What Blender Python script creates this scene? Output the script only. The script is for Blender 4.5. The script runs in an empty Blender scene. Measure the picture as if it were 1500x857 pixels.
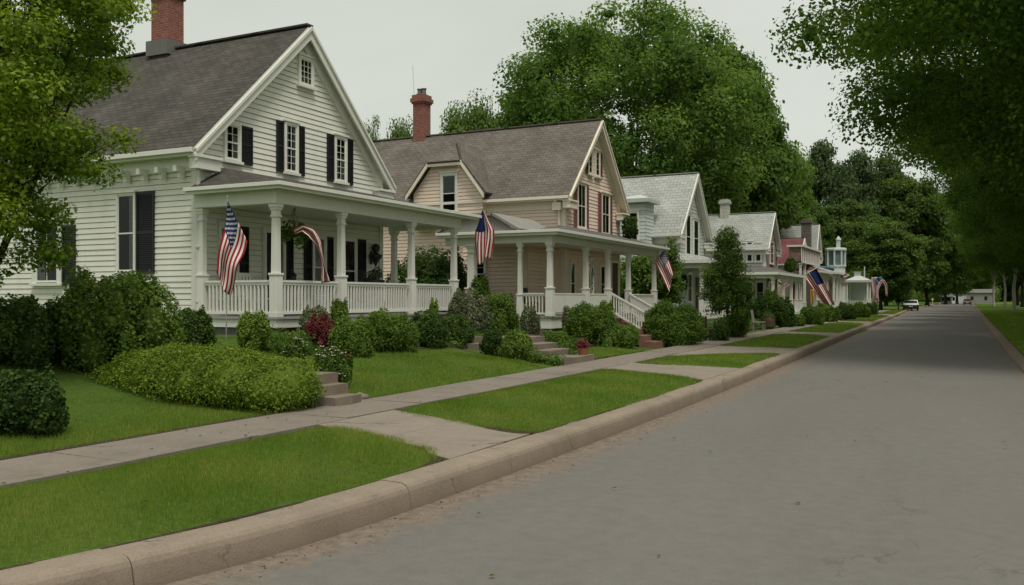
import bpy, math, random
import numpy as np
from mathutils import Vector, Matrix

random.seed(7)
RNG = np.random.default_rng(7)
SC = bpy.context.scene
COL = SC.collection
R = math.radians

# ------------------------------------------------------------------ survey of the street (camera stand point and bearings)
F_PX, H0, VP, EYE = 1300.0, 437.0, 1405.0, 1.7
YAW = math.atan((VP - 750) / F_PX)
SN, CS = math.sin(YAW), math.cos(YAW)


def ray(px):
    u = (px - 750) / F_PX
    return -SN + u * CS, CS + u * SN


def at_d(px, d):
    r = ray(px)
    return d * r[0], d * r[1]


def at_x(px, x):
    r = ray(px)
    d = x / r[0]
    return d * r[1], d


def at_y(px, y):
    r = ray(px)
    d = y / r[1]
    return d * r[0], d


def zat(py, d):
    return EYE + (H0 - py) * d / F_PX


def depth(x, y):
    return -x * SN + y * CS


def smooth(t):
    t = np.clip(t, 0, 1)
    return t * t * (3 - 2 * t)


KL = [(-30, -9.5), (0, -5.3), (2, -4.72), (3.2, -4.36), (4.5, -4.06), (5.5, -3.96), (6.5, -3.92), (8.3, -3.87), (13, -3.82), (18, -3.86), (24, -3.97), (55, -4.6), (85, -5.1), (118, -5.8), (400, -5.8)]
KR = [(-30, 1.35), (30, 1.4), (75, 1.7), (226, 3.0), (420, 4.0)]


def kleft(y):
    return np.interp(y, [p[0] for p in KL], [p[1] for p in KL])


def kright(y):
    return np.interp(y, [p[0] for p in KR], [p[1] for p in KR])


def terrain(x, y):
    """height of the land: road crown at 0, verge behind the kerb, front yards rising to the houses"""
    x = np.asarray(x, float)
    y = np.asarray(y, float)
    yard = np.interp(y, [-50, 25, 33, 50, 70, 120, 400], [.92, .9, .78, .45, .34, .28, .3])
    kl = kleft(y) - .3
    z = np.where(x < kl, .2, -.06)
    t = (-7.9 - x) / 5.6
    z = np.where(x < -7.9, .2 + (yard - .2) * (.34 * np.clip(t, 0, 1) + .66 * np.clip(t, 0, 1) ** 3), z)
    bank = .10 * smooth((-7.9 - x) / .7) * smooth((y - 9.9) / .5) * (1 - smooth((y - 17) / 2)) * (1 - smooth((-10 - x) / 3))
    z = z + np.where(x < -7.9, bank, 0)
    hill = 26 * smooth((-45 - x) / 160.0) * smooth((y - 20) / 120.0)
    z = z + np.where(x < -45, hill, 0)
    kr = kright(y) + .25
    z = np.where(x > kr, .1 + .25 * smooth((x - kr) / 14.0), z)
    return z


def tz(x, y):
    return float(terrain(x, y))


# ------------------------------------------------------------------ materials
def new_mat(name):
    m = bpy.data.materials.new(name)
    m.use_nodes = True
    nt = m.node_tree
    b = nt.nodes['Principled BSDF']
    return m, nt, b


def N(nt, t, **kw):
    n = nt.nodes.new(t)
    for k, v in kw.items():
        setattr(n, k, v)
    return n


def noise(nt, coord, scale, detail=4, rough=.6, dist=0):
    n = N(nt, 'ShaderNodeTexNoise')
    n.inputs['Scale'].default_value = scale
    n.inputs['Detail'].default_value = detail
    n.inputs['Roughness'].default_value = rough
    n.inputs['Distortion'].default_value = dist
    nt.links.new(coord, n.inputs['Vector'])
    return n


def ramp(nt, fac, stops, interp='LINEAR'):
    r = N(nt, 'ShaderNodeValToRGB')
    r.color_ramp.interpolation = interp
    el = r.color_ramp.elements
    while len(el) < len(stops):
        el.new(.5)
    for e, (p, c) in zip(el, stops):
        e.position = p
        e.color = c if len(c) == 4 else (*c, 1)
    nt.links.new(fac, r.inputs[0])
    return r


def mix(nt, fac, a, b, mode='MIX'):
    m = N(nt, 'ShaderNodeMix', data_type='RGBA', blend_type=mode)
    for sock, val in ((0, fac), (6, a), (7, b)):
        if hasattr(val, 'links'):
            nt.links.new(val, m.inputs[sock])
        else:
            m.inputs[sock].default_value = val if sock == 0 else (*val[:3], 1)
    return m.outputs[2]


def math_n(nt, op, a, b=None):
    m = N(nt, 'ShaderNodeMath', operation=op)
    for i, v in enumerate((a, b)):
        if v is None:
            continue
        if hasattr(v, 'links'):
            nt.links.new(v, m.inputs[i])
        else:
            m.inputs[i].default_value = v
    return m.outputs[0]


def sc(c, k):
    return tuple(min(1, x * k) for x in c)


def plain(name, col, rough=.7, var=.12, scale=6.0, bump=.0, bscale=40, dirt=None, spec=.3, metal=0, streak=False):
    """a painted / stone / metal surface with uneven tone, wear of its own and a fine bump"""
    m, nt, b = new_mat(name)
    tc = N(nt, 'ShaderNodeTexCoord').outputs['Object']
    co = tc
    if streak:
        mp = N(nt, 'ShaderNodeMapping')
        mp.inputs['Scale'].default_value = (1, 1, .18)
        nt.links.new(tc, mp.inputs[0])
        co = mp.outputs[0]
    n1 = noise(nt, co, scale, 6, .65)
    c = ramp(nt, n1.outputs[0], [(.25, sc(col, 1 - var)), (.6, col), (.8, sc(col, 1 + var * .5))]).outputs[0]
    if dirt:
        n2 = noise(nt, co, scale * .37, 8, .7)
        f = ramp(nt, n2.outputs[0], [(.5, (0, 0, 0)), (.72, (1, 1, 1))]).outputs[0]
        c = mix(nt, math_n(nt, 'MULTIPLY', f, dirt[1]), c, dirt[0])
    nt.links.new(c, b.inputs['Base Color'])
    b.inputs['Roughness'].default_value = rough
    b.inputs['Metallic'].default_value = metal
    b.inputs['Specular IOR Level'].default_value = spec
    if bump:
        n3 = noise(nt, tc, bscale, 5, .6)
        bp = N(nt, 'ShaderNodeBump')
        bp.inputs['Strength'].default_value = bump
        bp.inputs['Distance'].default_value = .02
        nt.links.new(n3.outputs[0], bp.inputs['Height'])
        nt.links.new(bp.outputs[0], b.inputs['Normal'])
    return m


def shingle(name, c1, c2, mortar, w=.32, h=.15, patch=.25):
    m, nt, b = new_mat(name)
    uv = N(nt, 'ShaderNodeTexCoord').outputs['UV']
    n0 = noise(nt, uv, 1.6, 3)
    dv = N(nt, 'ShaderNodeVectorMath', operation='MULTIPLY_ADD')
    nt.links.new(n0.outputs['Color'], dv.inputs[0])
    dv.inputs[1].default_value = (.05, .035, 0)
    nt.links.new(uv, dv.inputs[2])
    br = N(nt, 'ShaderNodeTexBrick')
    br.offset = .5
    br.inputs['Scale'].default_value = 1
    br.inputs['Brick Width'].default_value = w
    br.inputs['Row Height'].default_value = h
    br.inputs['Mortar Size'].default_value = .012
    br.inputs['Mortar Smooth'].default_value = .4
    br.inputs['Bias'].default_value = -.1
    br.inputs['Color1'].default_value = (*c1, 1)
    br.inputs['Color2'].default_value = (*c2, 1)
    br.inputs['Mortar'].default_value = (*mortar, 1)
    nt.links.new(dv.outputs[0], br.inputs['Vector'])
    n1 = noise(nt, uv, .7, 6, .7)
    n2 = noise(nt, uv, 9, 4, .7)
    f1 = ramp(nt, n1.outputs[0], [(.3, (1 - patch,) * 3), (.7, (1 + patch,) * 3)]).outputs[0]
    f2 = ramp(nt, n2.outputs[0], [(.3, (.82,) * 3), (.7, (1.15,) * 3)]).outputs[0]
    c = mix(nt, 1.0, br.outputs['Color'], f1, 'MULTIPLY')
    c = mix(nt, 1.0, c, f2, 'MULTIPLY')
    nt.links.new(c, b.inputs['Base Color'])
    b.inputs['Roughness'].default_value = .92
    b.inputs['Specular IOR Level'].default_value = .15
    bp = N(nt, 'ShaderNodeBump')
    bp.inputs['Strength'].default_value = .7
    bp.inputs['Distance'].default_value = .03
    hgt = mix(nt, .5, br.outputs['Color'], n2.outputs[0])
    nt.links.new(hgt, bp.inputs['Height'])
    nt.links.new(bp.outputs[0], b.inputs['Normal'])
    return m


def brick_mat(name, c1, c2, mortar, w=.22, h=.075):
    m, nt, b = new_mat(name)
    uv = N(nt, 'ShaderNodeTexCoord').outputs['UV']
    br = N(nt, 'ShaderNodeTexBrick')
    br.inputs['Scale'].default_value = 1
    br.inputs['Brick Width'].default_value = w
    br.inputs['Row Height'].default_value = h
    br.inputs['Mortar Size'].default_value = .007
    br.inputs['Color1'].default_value = (*c1, 1)
    br.inputs['Color2'].default_value = (*c2, 1)
    br.inputs['Mortar'].default_value = (*mortar, 1)
    nt.links.new(uv, br.inputs['Vector'])
    n2 = noise(nt, uv, 5, 6, .7)
    c = mix(nt, 1.0, br.outputs['Color'], ramp(nt, n2.outputs[0], [(.25, (.55,) * 3), (.7, (1.2,) * 3)]).outputs[0], 'MULTIPLY')
    nt.links.new(c, b.inputs['Base Color'])
    b.inputs['Roughness'].default_value = .9
    bp = N(nt, 'ShaderNodeBump')
    bp.inputs['Strength'].default_value = .5
    bp.inputs['Distance'].default_value = .01
    nt.links.new(br.outputs['Fac'], bp.inputs['Height'])
    bp.invert = True
    nt.links.new(bp.outputs[0], b.inputs['Normal'])
    return m


def leaf_mat(name, cols, trans=.3, rough=.55, objvar=.15, gain=1.5):
    """cols: dark, mid, light leaf colours, one drawn per leaf (attribute rnd), with each plant a little different"""
    cols = [sc(c_, gain) for c_ in cols]
    m, nt, b = new_mat(name)
    out = nt.nodes['Material Output']
    at = N(nt, 'ShaderNodeAttribute', attribute_name='rnd')
    c = ramp(nt, at.outputs['Fac'], [(0, cols[0]), (.5, cols[1]), (1, cols[2])]).outputs[0]
    oi = N(nt, 'ShaderNodeObjectInfo')
    k = ramp(nt, oi.outputs['Random'], [(0, (1 - objvar, 1 - objvar * .8, 1 - objvar)), (1, (1 + objvar, 1 + objvar * .8, 1 + objvar * .3))]).outputs[0]
    c = mix(nt, 1.0, c, k, 'MULTIPLY')
    nt.links.new(c, b.inputs['Base Color'])
    b.inputs['Roughness'].default_value = rough
    b.inputs['Specular IOR Level'].default_value = .12
    tr = N(nt, 'ShaderNodeBsdfTranslucent')
    c2 = mix(nt, 1.0, c, (1.25, 1.3, .6), 'MULTIPLY')
    nt.links.new(c2, tr.inputs[0])
    mx = N(nt, 'ShaderNodeMixShader')
    mx.inputs[0].default_value = trans
    nt.links.new(b.outputs[0], mx.inputs[1])
    nt.links.new(tr.outputs[0], mx.inputs[2])
    nt.links.new(mx.outputs[0], out.inputs[0])
    return m


def glass_mat():
    m, nt, b = new_mat('window_glass')
    out = nt.nodes['Material Output']
    g = N(nt, 'ShaderNodeBsdfGlossy')
    g.inputs['Roughness'].default_value = .03
    g.inputs['Color'].default_value = (.9, .95, .95, 1)
    t = N(nt, 'ShaderNodeBsdfTransparent')
    t.inputs[0].default_value = (.72, .78, .76, 1)
    fr = N(nt, 'ShaderNodeFresnel')
    fr.inputs[0].default_value = 1.35
    tc = N(nt, 'ShaderNodeTexCoord').outputs['Object']
    n = noise(nt, tc, 2.2, 2)
    bp = N(nt, 'ShaderNodeBump')
    bp.inputs['Strength'].default_value = .12
    bp.inputs['Distance'].default_value = .05
    nt.links.new(n.outputs[0], bp.inputs['Height'])
    nt.links.new(bp.outputs[0], g.inputs['Normal'])
    mx = N(nt, 'ShaderNodeMixShader')
    nt.links.new(fr.outputs[0], mx.inputs[0])
    nt.links.new(t.outputs[0], mx.inputs[1])
    nt.links.new(g.outputs[0], mx.inputs[2])
    nt.links.new(mx.outputs[0], out.inputs[0])
    return m


def flag_mat(name, faded=1.0, canton=True):
    """13 stripes along v, blue canton in the upper hoist corner"""
    m, nt, b = new_mat(name)
    uv = N(nt, 'ShaderNodeTexCoord').outputs['UV']
    sp = N(nt, 'ShaderNodeSeparateXYZ')
    nt.links.new(uv, sp.inputs[0])
    st = math_n(nt, 'MODULO', math_n(nt, 'FLOOR', math_n(nt, 'MULTIPLY', sp.outputs[1], 13)), 2)
    c = mix(nt, st, (.33 * faded, .018, .03), (.72, .69, .65))
    can = math_n(nt, 'MULTIPLY', math_n(nt, 'LESS_THAN', sp.outputs[0], .4), math_n(nt, 'LESS_THAN', sp.outputs[1], 7 / 13))
    if canton:
        c = mix(nt, can, c, (.014, .022, .085))
    n = noise(nt, uv, 6, 4)
    c = mix(nt, 1.0, c, ramp(nt, n.outputs[0], [(.3, (.88,) * 3), (.7, (1.05,) * 3)]).outputs[0], 'MULTIPLY')
    nt.links.new(c, b.inputs['Base Color'])
    b.inputs['Roughness'].default_value = .8
    b.inputs['Specular IOR Level'].default_value = .1
    return m


def road_mat():
    m, nt, b = new_mat('worn_asphalt')
    tc = N(nt, 'ShaderNodeTexCoord').outputs['Object']
    sp = N(nt, 'ShaderNodeSeparateXYZ')
    nt.links.new(tc, sp.inputs[0])
    mp = N(nt, 'ShaderNodeMapping')
    mp.inputs['Scale'].default_value = (1.0, .22, 1)
    nt.links.new(tc, mp.inputs[0])
    big = noise(nt, mp.outputs[0], .55, 6, .62)
    fine = noise(nt, tc, 110, 3, .7)
    mid = noise(nt, tc, 7, 6, .7)
    c = ramp(nt, big.outputs[0], [(.25, (.142, .133, .119)), (.5, (.156, .147, .132)), (.75, (.17, .16, .144))]).outputs[0]
    c = mix(nt, 1.0, c, ramp(nt, fine.outputs[0], [(.3, (.84,) * 3), (.7, (1.14,) * 3)]).outputs[0], 'MULTIPLY')
    c = mix(nt, 1.0, c, ramp(nt, mid.outputs[0], [(.3, (.9,) * 3), (.7, (1.08,) * 3)]).outputs[0], 'MULTIPLY')
    # hairline cracks
    vo = N(nt, 'ShaderNodeTexVoronoi', feature='DISTANCE_TO_EDGE')
    vo.inputs['Scale'].default_value = .33
    wob = noise(nt, tc, 1.3, 6, .7)
    ad = N(nt, 'ShaderNodeVectorMath', operation='MULTIPLY_ADD')
    nt.links.new(wob.outputs['Color'], ad.inputs[0])
    ad.inputs[1].default_value = (1.3, 1.3, 0)
    nt.links.new(mp.outputs[0], ad.inputs[2])
    nt.links.new(ad.outputs[0], vo.inputs['Vector'])
    crack = ramp(nt, vo.outputs['Distance'], [(.0, (1, 1, 1)), (.0055, (0, 0, 0))]).outputs[0]
    gate = ramp(nt, noise(nt, tc, .6, 3).outputs[0], [(.47, (0, 0, 0)), (.56, (1, 1, 1))]).outputs[0]
    c = mix(nt, math_n(nt, 'MULTIPLY', math_n(nt, 'MULTIPLY', crack, gate), .45), c, (.05, .045, .04))
    # small dark pits
    pit = ramp(nt, noise(nt, tc, 16, 3, .5).outputs[0], [(.72, (0, 0, 0)), (.76, (1, 1, 1))]).outputs[0]
    pg = ramp(nt, noise(nt, tc, .9, 3).outputs[0], [(.5, (0, 0, 0)), (.66, (1, 1, 1))]).outputs[0]
    c = mix(nt, math_n(nt, 'MULTIPLY', math_n(nt, 'MULTIPLY', pit, pg), .6), c, (.045, .04, .036))
    # washed-in soil along the kerb (attribute gut: metres from the kerb foot)
    at = N(nt, 'ShaderNodeAttribute', attribute_name='gut')
    jag = noise(nt, tc, 3.2, 8, .72)
    jag2 = noise(nt, tc, 24, 5, .7)
    edge = math_n(nt, 'SUBTRACT', math_n(nt, 'ADD', math_n(nt, 'MULTIPLY', jag.outputs[0], 1.15), math_n(nt, 'MULTIPLY', jag2.outputs[0], .3)), math_n(nt, 'MULTIPLY', at.outputs['Fac'], .8))
    soil = ramp(nt, edge, [(.3, (0, 0, 0)), (.55, (.8,) * 3)]).outputs[0]
    sc2 = ramp(nt, noise(nt, tc, 9, 7, .75).outputs[0], [(.3, (.10, .06, .038)), (.5, (.2, .15, .11)), (.7, (.27, .225, .175))]).outputs[0]
    c = mix(nt, soil, c, sc2)
    nt.links.new(c, b.inputs['Base Color'])
    b.inputs['Roughness'].default_value = .85
    b.inputs['Specular IOR Level'].default_value = .25
    bp = N(nt, 'ShaderNodeBump')
    bp.inputs['Strength'].default_value = .5
    bp.inputs['Distance'].default_value = .008
    nt.links.new(fine.outputs[0], bp.inputs['Height'])
    nt.links.new(bp.outputs[0], b.inputs['Normal'])
    return m


def concrete_mat(name, col, stain=(.12, .1, .08), cracks=0, face_shade=None):
    m, nt, b = new_mat(name)
    tc = N(nt, 'ShaderNodeTexCoord').outputs['Object']
    n1 = noise(nt, tc, 1.1, 7, .7)
    n2 = noise(nt, tc, 60, 3, .7)
    n3 = noise(nt, tc, 5, 6, .75)
    c = ramp(nt, n1.outputs[0], [(.25, sc(col, .75)), (.5, col), (.75, sc(col, 1.12))]).outputs[0]
    c = mix(nt, 1.0, c, ramp(nt, n2.outputs[0], [(.3, (.85,) * 3), (.7, (1.12,) * 3)]).outputs[0], 'MULTIPLY')
    f = ramp(nt, n3.outputs[0], [(.52, (0, 0, 0)), (.75, (.6,) * 3)]).outputs[0]
    c = mix(nt, f, c, stain)
    if face_shade:  # kerb face shade and foot soil painted into the colour, darker downwards
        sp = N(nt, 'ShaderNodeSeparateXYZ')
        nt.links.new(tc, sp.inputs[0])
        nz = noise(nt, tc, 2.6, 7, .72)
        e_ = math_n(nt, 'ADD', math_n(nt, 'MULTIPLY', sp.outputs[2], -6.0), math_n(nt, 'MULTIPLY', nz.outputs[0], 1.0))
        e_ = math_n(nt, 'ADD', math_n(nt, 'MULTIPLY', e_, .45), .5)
        c = mix(nt, ramp(nt, e_, [(.05, (0, 0, 0)), (.75, (.8,) * 3)]).outputs[0], c, face_shade)
    if cracks:
        vo = N(nt, 'ShaderNodeTexVoronoi', feature='DISTANCE_TO_EDGE')
        vo.inputs['Scale'].default_value = cracks
        wob = noise(nt, tc, 3, 5, .7)
        ad = N(nt, 'ShaderNodeVectorMath', operation='MULTIPLY_ADD')
        nt.links.new(wob.outputs['Color'], ad.inputs[0])
        ad.inputs[1].default_value = (.35, .35, .1)
        nt.links.new(tc, ad.inputs[2])
        nt.links.new(ad.outputs[0], vo.inputs['Vector'])
        ck = ramp(nt, vo.outputs['Distance'], [(.0, (1, 1, 1)), (.007, (0, 0, 0))]).outputs[0]
        gt = ramp(nt, noise(nt, tc, .8, 3).outputs[0], [(.53, (0, 0, 0)), (.6, (1, 1, 1))]).outputs[0]
        c = mix(nt, math_n(nt, 'MULTIPLY', math_n(nt, 'MULTIPLY', ck, gt), .8), c, (.03, .025, .02))
    nt.links.new(c, b.inputs['Base Color'])
    b.inputs['Roughness'].default_value = .9
    b.inputs['Specular IOR Level'].default_value = .2
    bp = N(nt, 'ShaderNodeBump')
    bp.inputs['Strength'].default_value = .5
    bp.inputs['Distance'].default_value = .01
    nt.links.new(n2.outputs[0], bp.inputs['Height'])
    nt.links.new(bp.outputs[0], b.inputs['Normal'])
    return m


def turf_mat(name, a, bcol, soil=(.09, .07, .045)):
    m, nt, b = new_mat(name)
    tc = N(nt, 'ShaderNodeTexCoord').outputs['Object']
    n1 = noise(nt, tc, .5, 5, .65)
    n2 = noise(nt, tc, 14, 6, .75)
    c = ramp(nt, n1.outputs[0], [(.3, a), (.7, bcol)]).outputs[0]
    c = mix(nt, 1.0, c, ramp(nt, n2.outputs[0], [(.3, (.6,) * 3), (.7, (1.3,) * 3)]).outputs[0], 'MULTIPLY')
    f = ramp(nt, noise(nt, tc, 3.1, 6, .7).outputs[0], [(.66, (0, 0, 0)), (.8, (.5,) * 3)]).outputs[0]
    c = mix(nt, f, c, soil)
    nt.links.new(c, b.inputs['Base Color'])
    b.inputs['Roughness'].default_value = .95
    b.inputs['Specular IOR Level'].default_value = .1
    bp = N(nt, 'ShaderNodeBump')
    bp.inputs['Strength'].default_value = .8
    bp.inputs['Distance'].default_value = .04
    nt.links.new(n2.outputs[0], bp.inputs['Height'])
    nt.links.new(bp.outputs[0], b.inputs['Normal'])
    return m


M = {}
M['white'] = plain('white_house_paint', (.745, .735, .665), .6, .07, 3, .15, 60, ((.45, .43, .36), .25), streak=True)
M['white_trim'] = plain('white_trim_paint', (.72, .71, .65), .5, .05, 4, .08, 50, ((.5, .48, .42), .2), streak=True)
M['beige'] = plain('beige_house_paint', (.83, .67, .56), .65, .05, 3, .15, 60, ((.5, .38, .29), .25), streak=True)
M['beige_trim'] = plain('cream_trim_paint', (.78, .71, .6), .55, .06, 4, .08, 50, ((.5, .42, .34), .2), streak=True)
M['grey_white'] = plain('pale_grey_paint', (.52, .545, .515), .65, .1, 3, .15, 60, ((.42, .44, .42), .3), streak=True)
M['weathered'] = plain('weathered_board_paint', (.27, .26, .235), .8, .2, 4, .3, 40, ((.16, .15, .13), .5), streak=True)
M['bluewhite'] = plain('pale_blue_paint', (.58, .63, .6), .6, .08, 3, .1, 60, ((.4, .45, .45), .2), streak=True)
M['black'] = plain('black_shutter_paint', (.017, .018, .019), .45, .2, 8, .1, 40)
M['red_paint'] = plain('faded_red_paint', (.25, .105, .10), .6, .15, 6, .1, 40)
M['dark_int'] = plain('dark_room', (.012, .012, .011), .9, .3, 2)
M['curtain'] = plain('curtain_cloth', (.33, .325, .3), .9, .1, 5)
M['tan_int'] = plain('tan_curtain_cloth', (.33, .27, .21), .9, .1, 5)
M['glass'] = glass_mat()
M['teal_glass'] = plain('teal_window_glass', (.13, .2, .2), .12, .35, 2.5, spec=.6)
M['roof_dark'] = shingle('charcoal_shingle', (.072, .066, .058), (.10, .092, .082), (.036, .032, .028))
M['roof_brown'] = shingle('brown_shingle', (.135, .117, .10), (.175, .153, .133), (.06, .052, .045), .34, .17)
M['roof_pale'] = shingle('pale_grey_shingle', (.34, .355, .325), (.42, .435, .4), (.12, .125, .115), .42, .24, .14)
M['roof_red'] = shingle('red_shingle', (.17, .062, .066), (.21, .082, .084), (.12, .04, .04), .4, .25)
M['roof_mid'] = shingle('grey_porch_shingle', (.12, .115, .105), (.16, .15, .138), (.06, .058, .055), .32, .16)
M['brick'] = brick_mat('red_chimney_brick', (.21, .06, .042), (.29, .095, .066), (.28, .2, .17))
M['pale_brick'] = brick_mat('pale_chimney_brick', (.5, .49, .44), (.58, .56, .5), (.4, .39, .35))
M['grey_stone'] = brick_mat('grey_brown_stone', (.13, .115, .1), (.17, .15, .13), (.09, .08, .07), .5, .25)
M['brown_brick'] = brick_mat('red_brown_gable', (.2, .11, .09), (.3, .2, .16), (.42, .34, .29), .9, .22)
M['lead'] = plain('lead_flashing', (.15, .145, .135), .55, .15, 8, .1)
M['gut_metal'] = plain('downspout_paint', (.6, .6, .56), .4, .08, 4)
M['stone'] = concrete_mat('foundation_stone', (.15, .145, .135))
M['step_stone'] = concrete_mat('step_stone', (.21, .172, .135), (.11, .085, .062))
M['brick_step'] = concrete_mat('brick_step', (.22, .12, .09), (.1, .06, .05))
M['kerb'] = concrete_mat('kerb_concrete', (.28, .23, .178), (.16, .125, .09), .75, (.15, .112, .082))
M['walk'] = concrete_mat('sidewalk_concrete', (.215, .185, .155), (.12, .10, .08), .45)
M['drive'] = concrete_mat('driveway_concrete', (.255, .215, .175), (.15, .12, .095), .4)
M['road'] = road_mat()
M['soil'] = turf_mat('garden_soil', (.05, .038, .026), (.075, .055, .038))
M['turf'] = turf_mat('turf', (.06, .105, .016), (.085, .14, .024))
M['turf_far'] = turf_mat('far_turf', (.085, .15, .022), (.11, .175, .03))
M['porch_floor'] = plain('porch_floor_paint', (.3, .3, .28), .6, .12, 3, .1)
M['ceil'] = plain('porch_ceiling_paint', (.68, .68, .6), .6, .05, 4)
M['wood'] = plain('dark_wood', (.085, .055, .035), .55, .25, 6, .15, 30)
M['bark'] = plain('tree_bark', (.05, .04, .03), .95, .35, 7, .8, 25)
M['bark_pale'] = plain('pale_bark', (.4, .37, .31), .9, .3, 4, .6, 20)
M['twig'] = plain('shrub_stem', (.06, .045, .032), .95, .3, 8)
M['iron'] = plain('black_iron', (.02, .02, .021), .45, .2, 10, spec=.5)
M['steel'] = plain('flagpole_metal', (.45, .44, .42), .35, .1, 10, metal=.7)
M['flag'] = flag_mat('flag_cloth')
M['stripes'] = flag_mat('striped_cloth', .9, False)
M['star'] = plain('white_star_cloth', (.72, .71, .69), .8, .04, 10)
M['pot'] = plain('terracotta', (.3, .12, .07), .8, .2, 8)
M['mailwhite'] = plain('white_enamel', (.72, .72, .7), .4, .08, 5)
M['carwhite'] = plain('white_car_paint', (.7, .7, .67), .25, .03, 2, spec=.5)
M['carred'] = plain('dark_red_car_paint', (.1, .018, .016), .25, .1, 2, spec=.5)
M['cardark'] = plain('dark_maroon_car_paint', (.03, .012, .012), .25, .1, 2, spec=.5)
M['carorange'] = plain('orange_car_paint', (.18, .07, .03), .3, .1, 2, spec=.5)
M['tyre'] = plain('tyre_rubber', (.012, .012, .012), .8, .2, 10)
M['chrome'] = plain('chrome', (.6, .6, .6), .2, .05, 5, metal=1)
M['bluecloth'] = plain('blue_cloth', (.07, .13, .19), .8, .2, 4)
M['pinkcloth'] = plain('pink_cloth', (.5, .33, .34), .8, .12, 4)
M['redcloth'] = plain('red_cloth', (.33, .04, .045), .8, .12, 4)
M['yellowcloth'] = plain('yellow_cloth', (.5, .3, .06), .8, .12, 4)
# leaves
M['l_hedge'] = leaf_mat('hedge_leaf', ((.045, .078, .010), (.085, .13, .014), (.15, .19, .026)), .3, gain=1.6)
M['l_dark'] = leaf_mat('dark_shrub_leaf', ((.016, .034, .009), (.036, .066, .015), (.07, .11, .026)), .35, gain=1.6)
M['l_mid'] = leaf_mat('shrub_leaf', ((.024, .052, .010), (.055, .098, .017), (.11, .155, .03)), .4, gain=1.7)
M['l_bright'] = leaf_mat('bright_shrub_leaf', ((.045, .085, .014), (.085, .135, .022), (.15, .2, .04)), .3)
M['l_col'] = leaf_mat('column_tree_leaf', ((.034, .066, .012), (.07, .115, .02), (.12, .165, .034)), .4, gain=1.6)
M['l_grey'] = leaf_mat('grey_shrub_leaf', ((.05, .06, .03), (.085, .1, .05), (.19, .19, .13)), .2)
M['l_red'] = leaf_mat('red_shrub_leaf', ((.04, .012, .014), (.10, .022, .026), (.19, .05, .045)), .25)
M['l_maple'] = leaf_mat('big_tree_leaf', ((.026, .052, .013), (.058, .1, .024), (.1, .15, .04)), .5, gain=1.95)
M['l_light'] = leaf_mat('light_tree_leaf', ((.05, .085, .02), (.085, .135, .032), (.13, .19, .055)), .35)
M['l_yellow'] = leaf_mat('yellow_green_tree_leaf', ((.03, .055, .007), (.07, .105, .013), (.135, .17, .024)), .45, gain=2.2)
M['l_street'] = leaf_mat('street_tree_leaf', ((.016, .036, .007), (.034, .066, .011), (.064, .104, .018)), .5, gain=2.3)
M['l_far'] = leaf_mat('distant_tree_leaf', ((.026, .048, .013), (.05, .082, .02), (.08, .12, .032)), .42, gain=1.8)
M['l_conifer'] = leaf_mat('dark_distant_leaf', ((.022, .038, .016), (.036, .058, .024), (.056, .082, .034)), .3, gain=1.7)
M['grass'] = leaf_mat('grass_blade', ((.058, .10, .013), (.098, .155, .021), (.19, .205, .055)), .4, .6, gain=1.5)
M['petal_w'] = plain('white_petal', (.7, .68, .62), .7, .05, 9)
M['petal_r'] = plain('crimson_petal', (.4, .03, .09), .7, .1, 9)


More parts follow.
